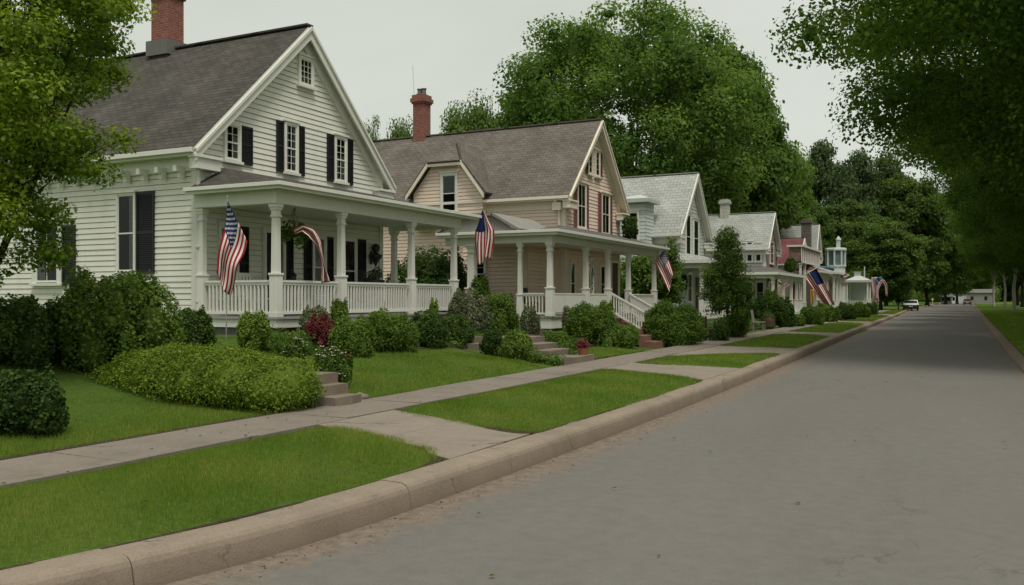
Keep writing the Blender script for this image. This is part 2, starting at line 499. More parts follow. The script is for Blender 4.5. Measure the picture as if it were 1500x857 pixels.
# ------------------------------------------------------------------ mesh building
class MB:
    def __init__(s):
        s.v, s.f, s.mi, s.uv = [], [], [], []

    def face(s, pts, m=0, uv=None):
        i = len(s.v)
        s.v += [tuple(p) for p in pts]
        s.f.append(tuple(range(i, i + len(pts))))
        s.mi.append(m)
        s.uv.append(uv)

    def box(s, x0, x1, y0, y1, z0, z1, m=0):
        if x0 > x1: x0, x1 = x1, x0
        if y0 > y1: y0, y1 = y1, y0
        i = len(s.v)
        s.v += [(x0, y0, z0), (x1, y0, z0), (x1, y1, z0), (x0, y1, z0), (x0, y0, z1), (x1, y0, z1), (x1, y1, z1), (x0, y1, z1)]
        fs = [((3, 2, 1, 0), ((x0, y1), (x1, y1), (x1, y0), (x0, y0))), ((4, 5, 6, 7), ((x0, y0), (x1, y0), (x1, y1), (x0, y1))),
              ((0, 1, 5, 4), ((x0, z0), (x1, z0), (x1, z1), (x0, z1))), ((1, 2, 6, 5), ((y0, z0), (y1, z0), (y1, z1), (y0, z1))),
              ((2, 3, 7, 6), ((x1, z0), (x0, z0), (x0, z1), (x1, z1))), ((3, 0, 4, 7), ((y1, z0), (y0, z0), (y0, z1), (y1, z1)))]
        for q, uv in fs:
            s.f.append(tuple(i + k for k in q))
            s.mi.append(m)
            s.uv.append(uv)
        return s

    def slab(s, pts, n, t, m=0, ms=None, uv=None):
        """polygon pts thickened by t against direction n; ms: side/bottom material index"""
        ms = m if ms is None else ms
        n = Vector(n).normalized() * t
        top = [Vector(p) for p in pts]
        bot = [p - n for p in top]
        s.face(top, m, uv)
        s.face(bot[::-1], ms)
        k = len(pts)
        for i in range(k):
            j = (i + 1) % k
            s.face([top[j], top[i], bot[i], bot[j]], ms)

    def bar(s, a, b, w, h, m=0, up=(0, 0, 1)):
        a, b = Vector(a), Vector(b)
        d = (b - a).normalized()
        up = Vector(up)
        r = d.cross(up)
        if r.length < 1e-4:
            r = d.cross(Vector((1, 0, 0)))
        r.normalize()
        u = r.cross(d).normalized()
        r *= w / 2
        u *= h / 2
        q = [(-1, -1), (1, -1), (1, 1), (-1, 1)]
        i = len(s.v)
        for p in (a, b):
            for x, y in q:
                s.v.append(tuple(p + r * x + u * y))
        for k in range(4):
            j = (k + 1) % 4
            s.f.append((i + k, i + j, i + 4 + j, i + 4 + k))
        s.f += [(i + 3, i + 2, i + 1, i), (i + 4, i + 5, i + 6, i + 7)]
        s.mi += [m] * 6
        s.uv += [None] * 6

    def tube(s, pts, rad, sides=8, m=0, cap=True):
        pts = [Vector(p) for p in pts]
        i0 = len(s.v)
        n = len(pts)
        for i, p in enumerate(pts):
            d = (pts[min(i + 1, n - 1)] - pts[max(i - 1, 0)]).normalized()
            a = d.cross(Vector((.3, .9, .2)) if abs(d.z) > .8 else Vector((0, 0, 1))).normalized()
            b = d.cross(a)
            r = rad[i] if isinstance(rad, (list, tuple)) else rad
            for k in range(sides):
                t = 2 * math.pi * k / sides
                s.v.append(tuple(p + (a * math.cos(t) + b * math.sin(t)) * r))
        for i in range(n - 1):
            for k in range(sides):
                j = (k + 1) % sides
                s.f.append((i0 + i * sides + k, i0 + i * sides + j, i0 + (i + 1) * sides + j, i0 + (i + 1) * sides + k))
                s.mi.append(m)
                s.uv.append(None)
        if cap:
            for q in (tuple(range(i0, i0 + sides))[::-1], tuple(range(i0 + (n - 1) * sides, i0 + n * sides))):
                s.f.append(q)
                s.mi.append(m)
                s.uv.append(None)

    def lathe(s, c, prof, sides=16, m=0, axis='z'):
        i0 = len(s.v)
        for r, h in prof:
            for k in range(sides):
                t = 2 * math.pi * k / sides
                if axis == 'z':
                    s.v.append((c[0] + r * math.cos(t), c[1] + r * math.sin(t), c[2] + h))
                elif axis == 'y':
                    s.v.append((c[0] + r * math.cos(t), c[1] + h, c[2] + r * math.sin(t)))
                else:
                    s.v.append((c[0] + h, c[1] + r * math.cos(t), c[2] + r * math.sin(t)))
        for i in range(len(prof) - 1):
            for k in range(sides):
                j = (k + 1) % sides
                s.f.append((i0 + i * sides + k, i0 + i * sides + j, i0 + (i + 1) * sides + j, i0 + (i + 1) * sides + k))
                s.mi.append(m)
                s.uv.append(None)
        s.f.append(tuple(range(i0, i0 + sides))[::-1])
        s.f.append(tuple(range(i0 + (len(prof) - 1) * sides, i0 + len(prof) * sides)))
        s.mi += [m] * 2
        s.uv += [None] * 2

    def build(s, name, mats, parent=None, loc=None, smooth=False, bevel=0):
        if not isinstance(mats, (list, tuple)):
            mats = [mats]
        off = Vector((0, 0, 0))
        if parent is not None:
            p = parent
            while p is not None:
                off += p.location
                p = p.parent
        elif loc is not None:
            off = Vector(loc)
        me = bpy.data.meshes.new(name)
        me.from_pydata([(a - off.x, b - off.y, c - off.z) for a, b, c in s.v], [], s.f)
        for m in mats:
            me.materials.append(m if not isinstance(m, str) else M[m])
        me.polygons.foreach_set('material_index', s.mi)
        if any(u is not None for u in s.uv):
            ul = me.uv_layers.new(name='UVMap')
            for pl, u in zip(me.polygons, s.uv):
                if u is not None:
                    for li, c in zip(pl.loop_indices, u):
                        ul.data[li].uv = c
        if smooth:
            me.polygons.foreach_set('use_smooth', [True] * len(me.polygons))
        me.update()
        return link(name, me, parent, loc, bevel)


def link(name, me, parent=None, loc=None, bevel=0):
    o = bpy.data.objects.new(name, me)
    COL.objects.link(o)
    if parent is not None:
        o.parent = parent
    elif loc is not None:
        o.location = loc
    if bevel:
        b = o.modifiers.new('Bevel', 'BEVEL')
        b.width = bevel
        b.segments = 2
        b.limit_method = 'ANGLE'
    return o


def tag(o, label=None, cat=None, group=None, kind=None):
    if label: o['label'] = label
    if cat: o['category'] = cat
    if group: o['group'] = group
    if kind: o['kind'] = kind
    return o


def empty(name, loc, label, cat, group=None):
    o = bpy.data.objects.new(name, None)
    COL.objects.link(o)
    o.location = loc
    o.empty_display_size = .2
    return tag(o, label, cat, group)


def np_mesh(name, verts, quads, mat, rnd=None, tri=False):
    """fast mesh from numpy arrays; faces all quads or all triangles"""
    me = bpy.data.meshes.new(name)
    k = 3 if tri else 4
    nf = len(quads)
    me.vertices.add(len(verts))
    me.vertices.foreach_set('co', np.asarray(verts, np.float32).ravel())
    me.loops.add(nf * k)
    me.loops.foreach_set('vertex_index', np.asarray(quads, np.int32).ravel())
    me.polygons.add(nf)
    me.polygons.foreach_set('loop_start', np.arange(0, nf * k, k, dtype=np.int32))
    me.polygons.foreach_set('loop_total', np.full(nf, k, np.int32))
    if rnd is not None:
        a = me.attributes.new('rnd', 'FLOAT', 'FACE')
        a.data.foreach_set('value', np.asarray(rnd, np.float32))
    me.materials.append(M[mat] if isinstance(mat, str) else mat)
    me.update(calc_edges=True)
    return me


# ------------------------------------------------------------------ foliage
def unit(v):
    return v / np.maximum(np.linalg.norm(v, axis=1, keepdims=True), 1e-6)


def leaf_quads(c, n, size, wid=.34):
    k = len(c)
    t = unit(np.cross(n, RNG.normal(size=(k, 3))))
    b = np.cross(n, t)
    s = size[:, None]
    v = np.empty((k, 4, 3))
    v[:, 0] = c - t * s * .5
    v[:, 1] = c + b * s * wid + n * s * .06
    v[:, 2] = c + t * s * .5 - n * s * .1
    v[:, 3] = c - b * s * wid + n * s * .06
    return v.reshape(-1, 3), np.arange(k * 4).reshape(-1, 4)


def ico(sub=2):
    import bmesh
    bm = bmesh.new()
    bmesh.ops.create_icosphere(bm, subdivisions=sub, radius=1)
    v = np.array([x.co[:] for x in bm.verts])
    f = np.array([[y.index for y in x.verts] for x in bm.faces])
    bm.free()
    return v, f


ICO = ico(2)


def foliage_mesh(name, blobs, leaf, count, mat, core=.7, up=.45, cull=.72, clump_var=.5, zmin=None, wid=.34, inner=.72, fuzz=1.06):
    """blobs: list of (cx,cy,cz,rx,ry,rz); leaves scattered on the outer shells of the blobs, twiggy gaps between"""
    B = np.array(blobs, float)
    area = (B[:, 3] * B[:, 4] + B[:, 3] * B[:, 5] + B[:, 4] * B[:, 5])
    idx = RNG.choice(len(B), size=int(count * 1.5), p=area / area.sum())
    d = unit(RNG.normal(size=(len(idx), 3)))
    rad = inner + (fuzz - inner) * RNG.random(len(idx)) ** .7
    # lumpy surface: shrink / swell by direction
    ph = RNG.random((len(B), 3)) * 6.28
    lump = 1 + .10 * np.sin(d[:, 0] * 5 + ph[idx, 0]) * np.sin(d[:, 1] * 5 + ph[idx, 1]) + .06 * np.sin(d[:, 2] * 7 + ph[idx, 2])
    p = B[idx, :3] + d * B[idx, 3:] * (rad * lump)[:, None]
    keep = np.ones(len(p), bool)
    if cull:
        for j in range(len(B)):
            q = np.linalg.norm((p - B[j, :3]) / B[j, 3:], axis=1)
            keep &= ~((q < cull) & (idx != j))
    if zmin is not None:
        keep &= p[:, 2] > zmin
    p, d, idx = p[keep][:count], d[keep][:count], idx[keep][:count]
    n = unit(unit(d / B[idx, 3:]) * .6 + np.array([0, 0, up]) + RNG.normal(size=p.shape) * .45)
    size = leaf * (.6 + .8 * RNG.random(len(p)))
    v, q = leaf_quads(p, n, size, wid)
    cr = RNG.random(len(B))
    rnd = np.clip(.5 + (RNG.random(len(p)) - .5) * .7 + (cr[idx] - .5) * clump_var, 0, 1)
    if core:
        iv, jf = ICO
        vs, fs, rs = [v], [q], [rnd]
        off = len(v)
        for j in range(len(B)):
            cv = iv * (1 + .12 * np.sin(iv[:, [1, 2, 0]].sum(1) * 6 + ph[j, 0]))[:, None]
            cv = B[j, :3] + cv * B[j, 3:] * core
            if zmin is not None:
                cv[:, 2] = np.maximum(cv[:, 2], zmin)
            vs.append(cv)
            fs.append(np.concatenate([jf, jf[:, 2:]], 1) + off)     # triangles; written below
            rs.append(np.full(len(jf), .4))
            off += len(cv)
        # mixed quads / triangles
        me = bpy.data.meshes.new(name)
        V = np.concatenate(vs)
        nq = len(q)
        tri = np.concatenate([x[:, :3] for x in fs[1:]])
        me.vertices.add(len(V))
        me.vertices.foreach_set('co', V.astype(np.float32).ravel())
        loops = np.concatenate([q.ravel(), tri.ravel()]).astype(np.int32)
        me.loops.add(len(loops))
        me.loops.foreach_set('vertex_index', loops)
        nf = nq + len(tri)
        me.polygons.add(nf)
        me.polygons.foreach_set('loop_start', np.concatenate([np.arange(nq) * 4, nq * 4 + np.arange(len(tri)) * 3]).astype(np.int32))
        me.polygons.foreach_set('loop_total', np.concatenate([np.full(nq, 4), np.full(len(tri), 3)]).astype(np.int32))
        a = me.attributes.new('rnd', 'FLOAT', 'FACE')
        a.data.foreach_set('value', np.concatenate(rs).astype(np.float32))
        me.materials.append(M[mat])
        me.update(calc_edges=True)
        return me
    return np_mesh(name, v, q, mat, rnd)


def shrub_blobs(rx, ry, h, n=9, spread=.6, br=.42):
    """a loose mound of lobes with sprays standing out of it, base at z=0"""
    bl = [(0, 0, h * .4, rx * .66, ry * .66, h * .46)]
    for i in range(n + 4):
        a = 2 * math.pi * (i * .618 + random.random() * .3)
        e = random.uniform(.02, .95)
        rr = spread * math.sqrt(max(.05, 1 - e * e * .85)) * random.uniform(.75, 1.15)
        s_ = br * random.uniform(.6, 1.15)
        zc = h * (.2 + .5 * e)
        bl.append((rx * rr * math.cos(a), ry * rr * math.sin(a), zc, rx * s_, ry * s_, min(h * s_ * .9, h * random.uniform(.74, 1.0) - zc)))
    for i in range(n * 2):
        a = random.random() * 6.283
        e = random.random() ** .8 * .88
        rr = .86 * math.sqrt(max(.16, 1 - e * e)) * random.uniform(.8, 1.12)
        s_ = random.uniform(.1, .2)
        bl.append((rx * rr * math.cos(a), ry * rr * math.sin(a), h * (.18 + .74 * e), rx * s_, ry * s_, h * random.uniform(.1, .22)))
    return bl


def stem_mesh(name, rx, h, n=5, r=.02):
    mb = MB()
    for i in range(n):
        a = 6.28 * i / n + random.random()
        t = Vector((math.cos(a) * rx * .45, math.sin(a) * rx * .45, h * .6))
        mb.tube([(0.05 * math.cos(a), .05 * math.sin(a), -.08), t * .5 + Vector((0, 0, .05)), t], [r, r * .8, r * .4], 5)
    return mb


def shrub(name, label, px, ytop, ybase, half, x=None, d=None, mat='l_mid', leaf=.07, dens=1.0, n=9, ry=None, group=None, cat='shrub', up=.45, zb=None, flowers=None, kind_blobs=None, core=.58):
    if d is None:
        y, d = at_x(px, x)
    else:
        x, y = at_d(px, d)
    z = tz(x, y) if zb is None else zb
    h = max(.25, zat(ytop, d) - z)
    rx = half * d / F_PX
    ry_ = ry or rx
    root = empty(name, (x, y, z - .03), label, cat, group)
    bl = kind_blobs(rx, ry_, h) if kind_blobs else shrub_blobs(rx, ry_, h, n)
    area = 2 * math.pi * ((rx * ry_) + 2 * rx * h) / 2
    leaf *= .8
    cnt = int(min(26000, dens * 2.9 * area / (leaf * leaf * .5)))
    me = foliage_mesh('foliage', bl, leaf, cnt, mat, core=core, up=up, zmin=-.02)
    link('foliage', me, root)
    sm = stem_mesh('stem', rx, h)
    so = sm.build('stem', 'twig', None)
    so.parent = root
    if flowers:
        fm = MB()
        for i in range(flowers[1]):
            b = random.choice(bl)
            dv = Vector((random.gauss(0, 1), random.gauss(0, 1), abs(random.gauss(0, 1)) + .4)).normalized()
            c = Vector(b[:3]) + Vector((dv.x * b[3], dv.y * b[4], dv.z * b[5])) * 1.04
            k = flowers[2]
            for q in range(5):
                t = 6.28 * q / 5
                a1 = Vector((math.cos(t), math.sin(t), .25)) * k
                a2 = Vector((math.cos(t + .8), math.sin(t + .8), .25)) * k
                fm.face([c, c + a1, c + (a1 + a2) * .72, c + a2])
        fo = fm.build('blossom', flowers[0], None)
        fo.parent = root
    return root


def tree_meshes(height, rad, crown_z0, nclump, clump_r, leaf, count, mat, seed, trunk_r, flat=1.0, core=.45, lean=0.0, up=.4, bark='bark', shell=.55, clump_var=.5, shape='round', sides=9):
    """trunk+limbs MB and crown mesh; base at the origin"""
    random.seed(seed)
    tb = MB()
    cz = (height + crown_z0) / 2
    hz = (height - crown_z0) / 2
    tops = []
    blobs = []
    for i in range(nclump):
        u = unit(np.array([[random.gauss(0, 1), random.gauss(0, 1), random.gauss(0, 1)]]))[0]
        rr = shell + (1 - shell) * random.random() ** .7
        k = 1.0
        if shape == 'cone':
            k = max(.12, 1 - (u[2] * rr + 1) / 2) ** .8 * 1.25
        elif shape == 'column':
            tq_ = (u[2] * rr + 1) / 2
            k = max(.1, min(1, 1.25 * (1 - tq_) ** .75)) * (.72 + .28 * min(1, tq_ * 4)) * random.uniform(.7, 1.22)
        elif shape == 'dome':
            k = 1.0 if u[2] < .2 else 1.0
            if u[2] < 0:
                u = np.array([u[0], u[1], u[2] * .75])
        r = clump_r * random.uniform(.7, 1.3)
        c = (u[0] * rr * (rad - r * .6) * k + lean * (u[2] + 1), u[1] * rr * (rad - r * .6) * k, cz + u[2] * rr * (hz - r * .5))
        blobs.append((*c, r * random.uniform(.9, 1.3), r * random.uniform(.9, 1.3), r * random.uniform(.6, .85) * flat))
        tops.append(Vector(c))
    # trunk and limbs
    th = crown_z0 + (height - crown_z0) * .55
    pts = [Vector((0, 0, -.15)), Vector((0, 0, .25)), Vector((random.uniform(-.1, .1), random.uniform(-.1, .1), crown_z0 * .6)),
           Vector((lean * .5 + random.uniform(-.2, .2), random.uniform(-.2, .2), crown_z0 * 1.05)), Vector((lean, 0, th))]
    tb.tube(pts, [trunk_r * 1.4, trunk_r, trunk_r * .85, trunk_r * .7, trunk_r * .25], sides)
    for i, t in enumerate(random.sample(tops, min(len(tops), 26))):
        z0 = random.uniform(crown_z0 * .8, th * .9)
        s = Vector((lean * z0 / th, 0, z0))
        mid = s.lerp(t, .5) + Vector((0, 0, -.06 * (t - s).length + random.uniform(-.2, .3)))
        r0 = trunk_r * random.uniform(.22, .4)
        tb.tube([s, mid, t], [r0, r0 * .6, r0 * .15], 6)
    crown = foliage_mesh('crown', blobs, leaf, count, mat, core=core, up=up, cull=.5, clump_var=clump_var, inner=.35, fuzz=1.22)
    return tb, crown


TREE_CACHE = {}


def plant_tree(key, x, y, label, cat='tree', scale=1.0, rot=0.0, group=None, name='tree', z=None, sxy=None, **kw):
    z = tz(x, y) if z is None else z
    root = empty(name, (x, y, z), label, cat, group)
    root.rotation_euler.z = rot
    s = sxy or scale
    root.scale = (s, s, scale)
    if key not in TREE_CACHE:
        bark = kw.get('bark', 'bark')
        tb, cr = tree_meshes(**kw)
        t = tb.build('trunk', bark, None, smooth=True)
        t.parent = root
        c = link('crown', cr, root)
        TREE_CACHE[key] = (t.data, cr)
    else:
        td, cd = TREE_CACHE[key]
        link('trunk', td, root)
        link('crown', cd, root)
    return root


# ------------------------------------------------------------------ the ground, road, kerb, walks, turf
def grid_mesh(name, xs, ys, zf, mat, attr=None):
    X, Y = np.meshgrid(xs, ys)
    Z = zf(X, Y)
    V = np.stack([X.ravel(), Y.ravel(), Z.ravel()], 1)
    nx, ny = len(xs), len(ys)
    i = np.arange(ny - 1)[:, None] * nx + np.arange(nx - 1)[None, :]
    q = np.stack([i, i + 1, i + nx + 1, i + nx], -1).reshape(-1, 4)
    me = np_mesh(name, V, q, mat)
    if attr is not None:
        a = me.attributes.new(attr[0], 'FLOAT', 'POINT')
        a.data.foreach_set('value', attr[1](X, Y).ravel().astype(np.float32))
    me.polygons.foreach_set('use_smooth', np.ones(len(q), bool))
    return me


xs = np.concatenate([np.linspace(-900, -60, 15), np.linspace(-55, -14, 18), np.linspace(-13.5, -7.5, 22), np.linspace(-7.2, 2.4, 13), np.linspace(3, 20, 14), np.linspace(30, 900, 14)])
ys = np.concatenate([np.linspace(-300, -25, 8), np.linspace(-20, 40, 61), np.linspace(44, 130, 32), np.linspace(140, 420, 22), np.linspace(500, 1600, 8)])
tag(link('ground', grid_mesh('ground', xs, ys, lambda x, y: terrain(x, y) - .05, 'turf')), kind='structure')

# road: a strip following both kerbs with a slight crown
yy = np.concatenate([np.linspace(-30, 40, 71), np.linspace(43, 150, 36), np.linspace(160, 420, 20)])
tt = np.concatenate([np.linspace(0, .22, 16), np.linspace(.26, .95, 14), [1.0]])
T, Yg = np.meshgrid(tt, yy)
Xg = kleft(Yg) - .02 + (kright(Yg) - kleft(Yg) + .04) * T
Zg = .035 * np.sin(np.pi * T)
i = np.arange(len(yy) - 1)[:, None] * len(tt) + np.arange(len(tt) - 1)[None, :]
me = np_mesh('road', np.stack([Xg.ravel(), Yg.ravel(), Zg.ravel()], 1), np.stack([i, i + 1, i + len(tt) + 1, i + len(tt)], -1).reshape(-1, 4), 'road')
a = me.attributes.new('gut', 'FLOAT', 'POINT')
a.data.foreach_set('value', np.minimum(Xg - kleft(Yg), (kright(Yg) - Xg) * 1.6 + .1).ravel().astype(np.float32))
me.polygons.foreach_set('use_smooth', np.ones(len(me.polygons), bool))
tag(link('road', me), kind='structure')


def kerb(name, path, prof, gaps, seg):
    """kerb stones cast in lengths with open joints; prof is (out, z) from the foot over the rounded nose to the back"""
    mb = MB()
    y = path[0]
    while y < path[1]:
        L = seg(y)
        y1 = min(y + L, path[1])
        jx, jz = random.uniform(-.002, .002), random.uniform(-.003, .003)
        n = max(1, int((y1 - y) / (.35 if y < 12 else 1.5)))
        st = [y + .004 + (y1 - y - .008) * k / n for k in range(n + 1)]
        rings = [[(gaps(v) + o + jx, v, z + jz) for o, z in prof] for v in st]
        for r0, r1 in zip(rings, rings[1:]):
            for k in range(len(prof) - 1):
                mb.face([r0[k], r0[k + 1], r1[k + 1], r1[k]])
        mb.face(rings[0])
        mb.face(rings[-1][::-1])
        y = y1
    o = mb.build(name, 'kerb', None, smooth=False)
    tag(o, kind='structure')
    return o


PROF = [(.02, -.05), (.01, .02), (-.004, .10), (-.012, .145), (-.026, .176), (-.05, .198), (-.085, .208), (-.14, .212), (-.29, .214), (-.29, 0.0)]
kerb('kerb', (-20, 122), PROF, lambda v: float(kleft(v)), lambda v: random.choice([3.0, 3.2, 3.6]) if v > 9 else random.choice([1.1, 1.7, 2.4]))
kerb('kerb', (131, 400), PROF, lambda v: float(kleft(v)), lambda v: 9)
PROF_R = [(-.1, -.05), (-.08, .03), (0, .085), (.1, .1), (.22, .1), (.22, 0)]
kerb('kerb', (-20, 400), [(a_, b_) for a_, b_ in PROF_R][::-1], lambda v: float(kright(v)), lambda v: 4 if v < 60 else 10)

# the front walk: slabs with tooled joints, each settled a little differently
mb = MB()
y = -12.0
while y < 121:
    L = random.uniform(1.25, 1.75) if y < 60 else 4
    dz = [random.uniform(-.004, .004) for _ in range(4)]
    xa, xb = -7.78 + random.uniform(-.02, .02) - .008 * max(0, y - 20) , -6.72 + random.uniform(-.02, .02) - .008 * max(0, y - 20)
    g = .005
    mb.slab([(xa, y + g, .225 + dz[0]), (xb, y + g, .225 + dz[1]), (xb, y + L - g, .225 + dz[2]), (xa, y + L - g, .225 + dz[3])], (0, 0, 1), .09)
    y += L
tag(mb.build('sidewalk', 'walk', None, bevel=.006), kind='structure')

# walkways crossing the verge from the walk to the kerb
WALKS = [((8.55, 9.5), (7.35, 8.5)), ((17.75, 19.1), (16.25, 18.7)), ((22.6, 27.3), (24.9, 26.9)), ((38, 40.5), (37, 40)), ((57, 61), (56, 60.5)), ((84, 90), (83, 89))]
mb = MB()
for (a0, a1), (b0, b1) in WALKS:
    a0, a1, b0, b1 = a0 - .3, a1 + .3, b0 - .3, b1 + .3
    xo = -6.70 - .008 * max(0, a0 - 20)
    xi = float(kleft(b0)) - .285
    for k in range(2):
        t0, t1 = k / 2 + .004, (k + 1) / 2 - .004
        lx = lambda t: xo + (xi - xo) * t
        q = [(lx(t0), a0 + (b0 - a0) * t0, .223), (lx(t1), a0 + (b0 - a0) * t1, .219), (lx(t1), a1 + (b1 - a1) * t1, .219), (lx(t0), a1 + (b1 - a1) * t0 if False else a1 + (b1 - a1) * t0, .223)]
        mb.slab(q, (0, 0, 1), .08)
tag(mb.build('crossing_walk', 'drive', None, bevel=.006), kind='structure')
# side drive at the far end of the kerb where the car is parked
mb = MB()
mb.slab([(-30, 123, .12), (-5.7, 122, .03), (-5.7, 131, .03), (-30, 134, .12)], (0, 0, 1), .1)
tag(mb.build('driveway', 'drive'), kind='structure')


# turf pads of the verge (rounded at the walk corners, doming a little) and the lawns
def strip_poly(y0a, y0b, y1a, y1b, xo, xi, r=.5):
    """corner points (xo: walk side, xi: kerb side) of a verge pad with rounded corners"""
    P4 = [Vector((xo, y0a)), Vector((xi, y0b)), Vector((xi, y1b)), Vector((xo, y1a))]
    out = []
    for k in range(4):
        p, a_, b_ = P4[k], P4[k - 1], P4[(k + 1) % 4]
        rr = r * (1.3 if k in (2, 3) else .8)
        pa, pb = p + (a_ - p).normalized() * rr, p + (b_ - p).normalized() * rr
        for s in range(6):
            t = s / 5
            out.append(pa * (1 - t) ** 2 + p * 2 * t * (1 - t) + pb * t * t)
        nx_ = P4[(k + 1) % 4]
        L_ = (nx_ - p).length
        for q_ in np.linspace(rr / L_ + .04, 1 - .9 / L_ - .04, max(2, int(L_ / .6))):
            if L_ > 3: out.append(p.lerp(nx_, float(q_)))
    return out


def inside(px, py, poly):
    c = np.zeros(len(px), bool)
    n = len(poly)
    for k in range(n):
        x0, y0 = poly[k]
        x1, y1 = poly[(k + 1) % n]
        hit = ((y0 > py) != (y1 > py)) & (px < (x1 - x0) * (py - y0) / (y1 - y0 + 1e-12) + x0)
        c ^= hit
    return c


def edge_dist(px, py, poly):
    d = np.full(len(px), 1e9)
    n = len(poly)
    for k in range(n):
        a_ = np.array(poly[k]); b_ = np.array(poly[(k + 1) % n])
        ab = b_ - a_
        t = np.clip(((px - a_[0]) * ab[0] + (py - a_[1]) * ab[1]) / (ab @ ab + 1e-12), 0, 1)
        d = np.minimum(d, np.hypot(px - a_[0] - ab[0] * t, py - a_[1] - ab[1] * t))
    return d


BL_V, BL_R = [], []


def blades(x, y, z, L, w, lean, outx=None):
    k = len(x)
    a = RNG.random(k) * 6.283
    dx, dy = np.cos(a), np.sin(a)
    la = RNG.random(k) * 6.283
    ln = lean * RNG.random(k)
    v = np.empty((k, 3, 3))
    v[:, 0] = np.stack([x - dx * w / 2, y - dy * w / 2, z - .012], 1)
    v[:, 1] = np.stack([x + dx * w / 2, y + dy * w / 2, z - .012], 1)
    v[:, 2] = np.stack([x + np.cos(la) * ln * L, y + np.sin(la) * ln * L, z + L * np.sqrt(np.maximum(.15, 1 - ln ** 2))], 1)
    BL_V.append(v.reshape(-1, 3))
    f = .5 + .22 * np.sin(x * 2.1 + 1.3 * np.sin(y * 1.7)) + .18 * np.sin(y * 3.3 + x * .9) + .1 * np.sin(x * 9 + y * 7)
    r_ = np.clip(f * .55 + RNG.random(k) * .5 - .02, 0, 1)
    r_[RNG.random(k) < .035] = 1.0
    BL_R.append(r_)


def turf_pad(name, poly, zf, seed, grass=True, dens=1.0, hl=1.0, skip=None):
    poly = [tuple(p) for p in poly]
    xs_ = [p[0] for p in poly]; ys_ = [p[1] for p in poly]
    mb = MB()
    ctr = (sum(xs_) / len(xs_), sum(ys_) / len(ys_))
    n = len(poly)
    rings = [0, .035, .12, .35, .65]
    pts = [[(p[0] + (ctr[0] - p[0]) * r, p[1] + (ctr[1] - p[1]) * r) for p in poly] for r in rings]
    low = [(p[0], p[1], zf(p[0], p[1]) - .14) for p in poly]
    ring_m = [1, 1] + [0] * 9
    R3 = [low] + [[(a_, b_, zf(a_, b_) + .0) for a_, b_ in ring] for ring in pts]
    for ri, (r0, r1) in enumerate(zip(R3, R3[1:])):
        for k in range(n):
            j = (k + 1) % n
            mb.face([r0[k], r0[j], r1[j], r1[k]], ring_m[ri])
    for k in range(n):
        j = (k + 1) % n
        mb.face([R3[-1][k], R3[-1][j], (*ctr, zf(*ctr))])
    tag(mb.build(name, ['turf', 'soil'], smooth=False), kind='structure')
    if not grass:
        return
    # blades in bands of distance so near ones are fine and thick
    bx0, bx1, by0, by1 = min(xs_) - .05, max(xs_) + .05, min(ys_) - .05, max(ys_) + .05
    step = 1.0
    for gx in np.arange(bx0, bx1, step):
        for gy in np.arange(by0, by1, step):
            dd = depth(gx + .5, gy + .5)
            if dd < 3.2: continue
            px_ = 750 + F_PX * ((gx + .5) * CS + (gy + .5) * SN) / dd
            if px_ < -160 or px_ > 1660: continue
            den = dens * min(7000, 210000 / dd ** 1.75)
            w = max(.004, .00066 * dd)
            k = int(den * step * step)
            x = gx + RNG.random(k) * step
            y = gy + RNG.random(k) * step
            m = inside(x, y, poly)
            m &= edge_dist(x, y, poly) > .05 + .055 * np.sin(x * 7 + 2 * np.sin(y * 3)) * np.sin(y * 5.3 + 1.7 * np.sin(y * 1.3))
            if skip is not None: m &= ~skip(x, y)
            x, y = x[m], y[m]
            if not len(x): continue
            z = np.array([zf(a_, b_) for a_, b_ in zip(x, y)]) if not callable(getattr(zf, 'vec', None)) else zf.vec(x, y)
            L = hl * (.026 + .026 * RNG.random(len(x)) ** 1.4) * (1 + .006 * dd)
            blades(x, y, z, L, w * (.7 + .6 * RNG.random(len(x))), .75)
    # a shaggier fringe hanging over the edge
    per = 0
    for k in range(n):
        a_, b_ = Vector(poly[k]), Vector(poly[(k + 1) % n])
        L = (b_ - a_).length
        dd = max(4, depth((a_.x + b_.x) / 2, (a_.y + b_.y) / 2))
        k2 = int(L * dens * min(260, 3200 / dd))
        if k2 < 1: continue
        t = RNG.random(k2)
        off = RNG.normal(size=k2) * .018 + .02 * np.sin(t * L * 6 + k) * np.sin(t * L * 2.3)
        nx, ny = (b_.y - a_.y) / max(L, 1e-6), -(b_.x - a_.x) / max(L, 1e-6)
        x = a_.x + (b_.x - a_.x) * t + nx * off
        y = a_.y + (b_.y - a_.y) * t + ny * off
        z = np.full(k2, 0.0) + np.array([zf(q, w_) for q, w_ in zip(x, y)]) - .02
        blades(x, y, z, hl * (.025 + .035 * RNG.random(k2)), max(.004, .0007 * dd), .95)


class Dome:
    """turf surface of a verge pad: a few centimetres proud of kerb and walk, softer towards its edge"""
    def __init__(s, poly, z0, hgt):
        s.p = [tuple(p) for p in poly]; s.z0 = z0; s.h = hgt

    def vec(s, x, y):
        d = edge_dist(x, y, s.p)
        return s.z0 + s.h * smooth(d / .7) + .012 * np.sin(x * 2.3 + y) * np.sin(y * 1.9)

    def __call__(s, x, y):
        return float(s.vec(np.array([x]), np.array([y]))[0])


class Land:
    def __init__(s, up=.012):
        s.up = up

    def vec(s, x, y):
        return terrain(x, y) + s.up + .012 * np.sin(x * 2.3 + y) * np.sin(y * 1.9)

    def __call__(s, x, y):
        return float(s.vec(np.array([x]), np.array([y]))[0])


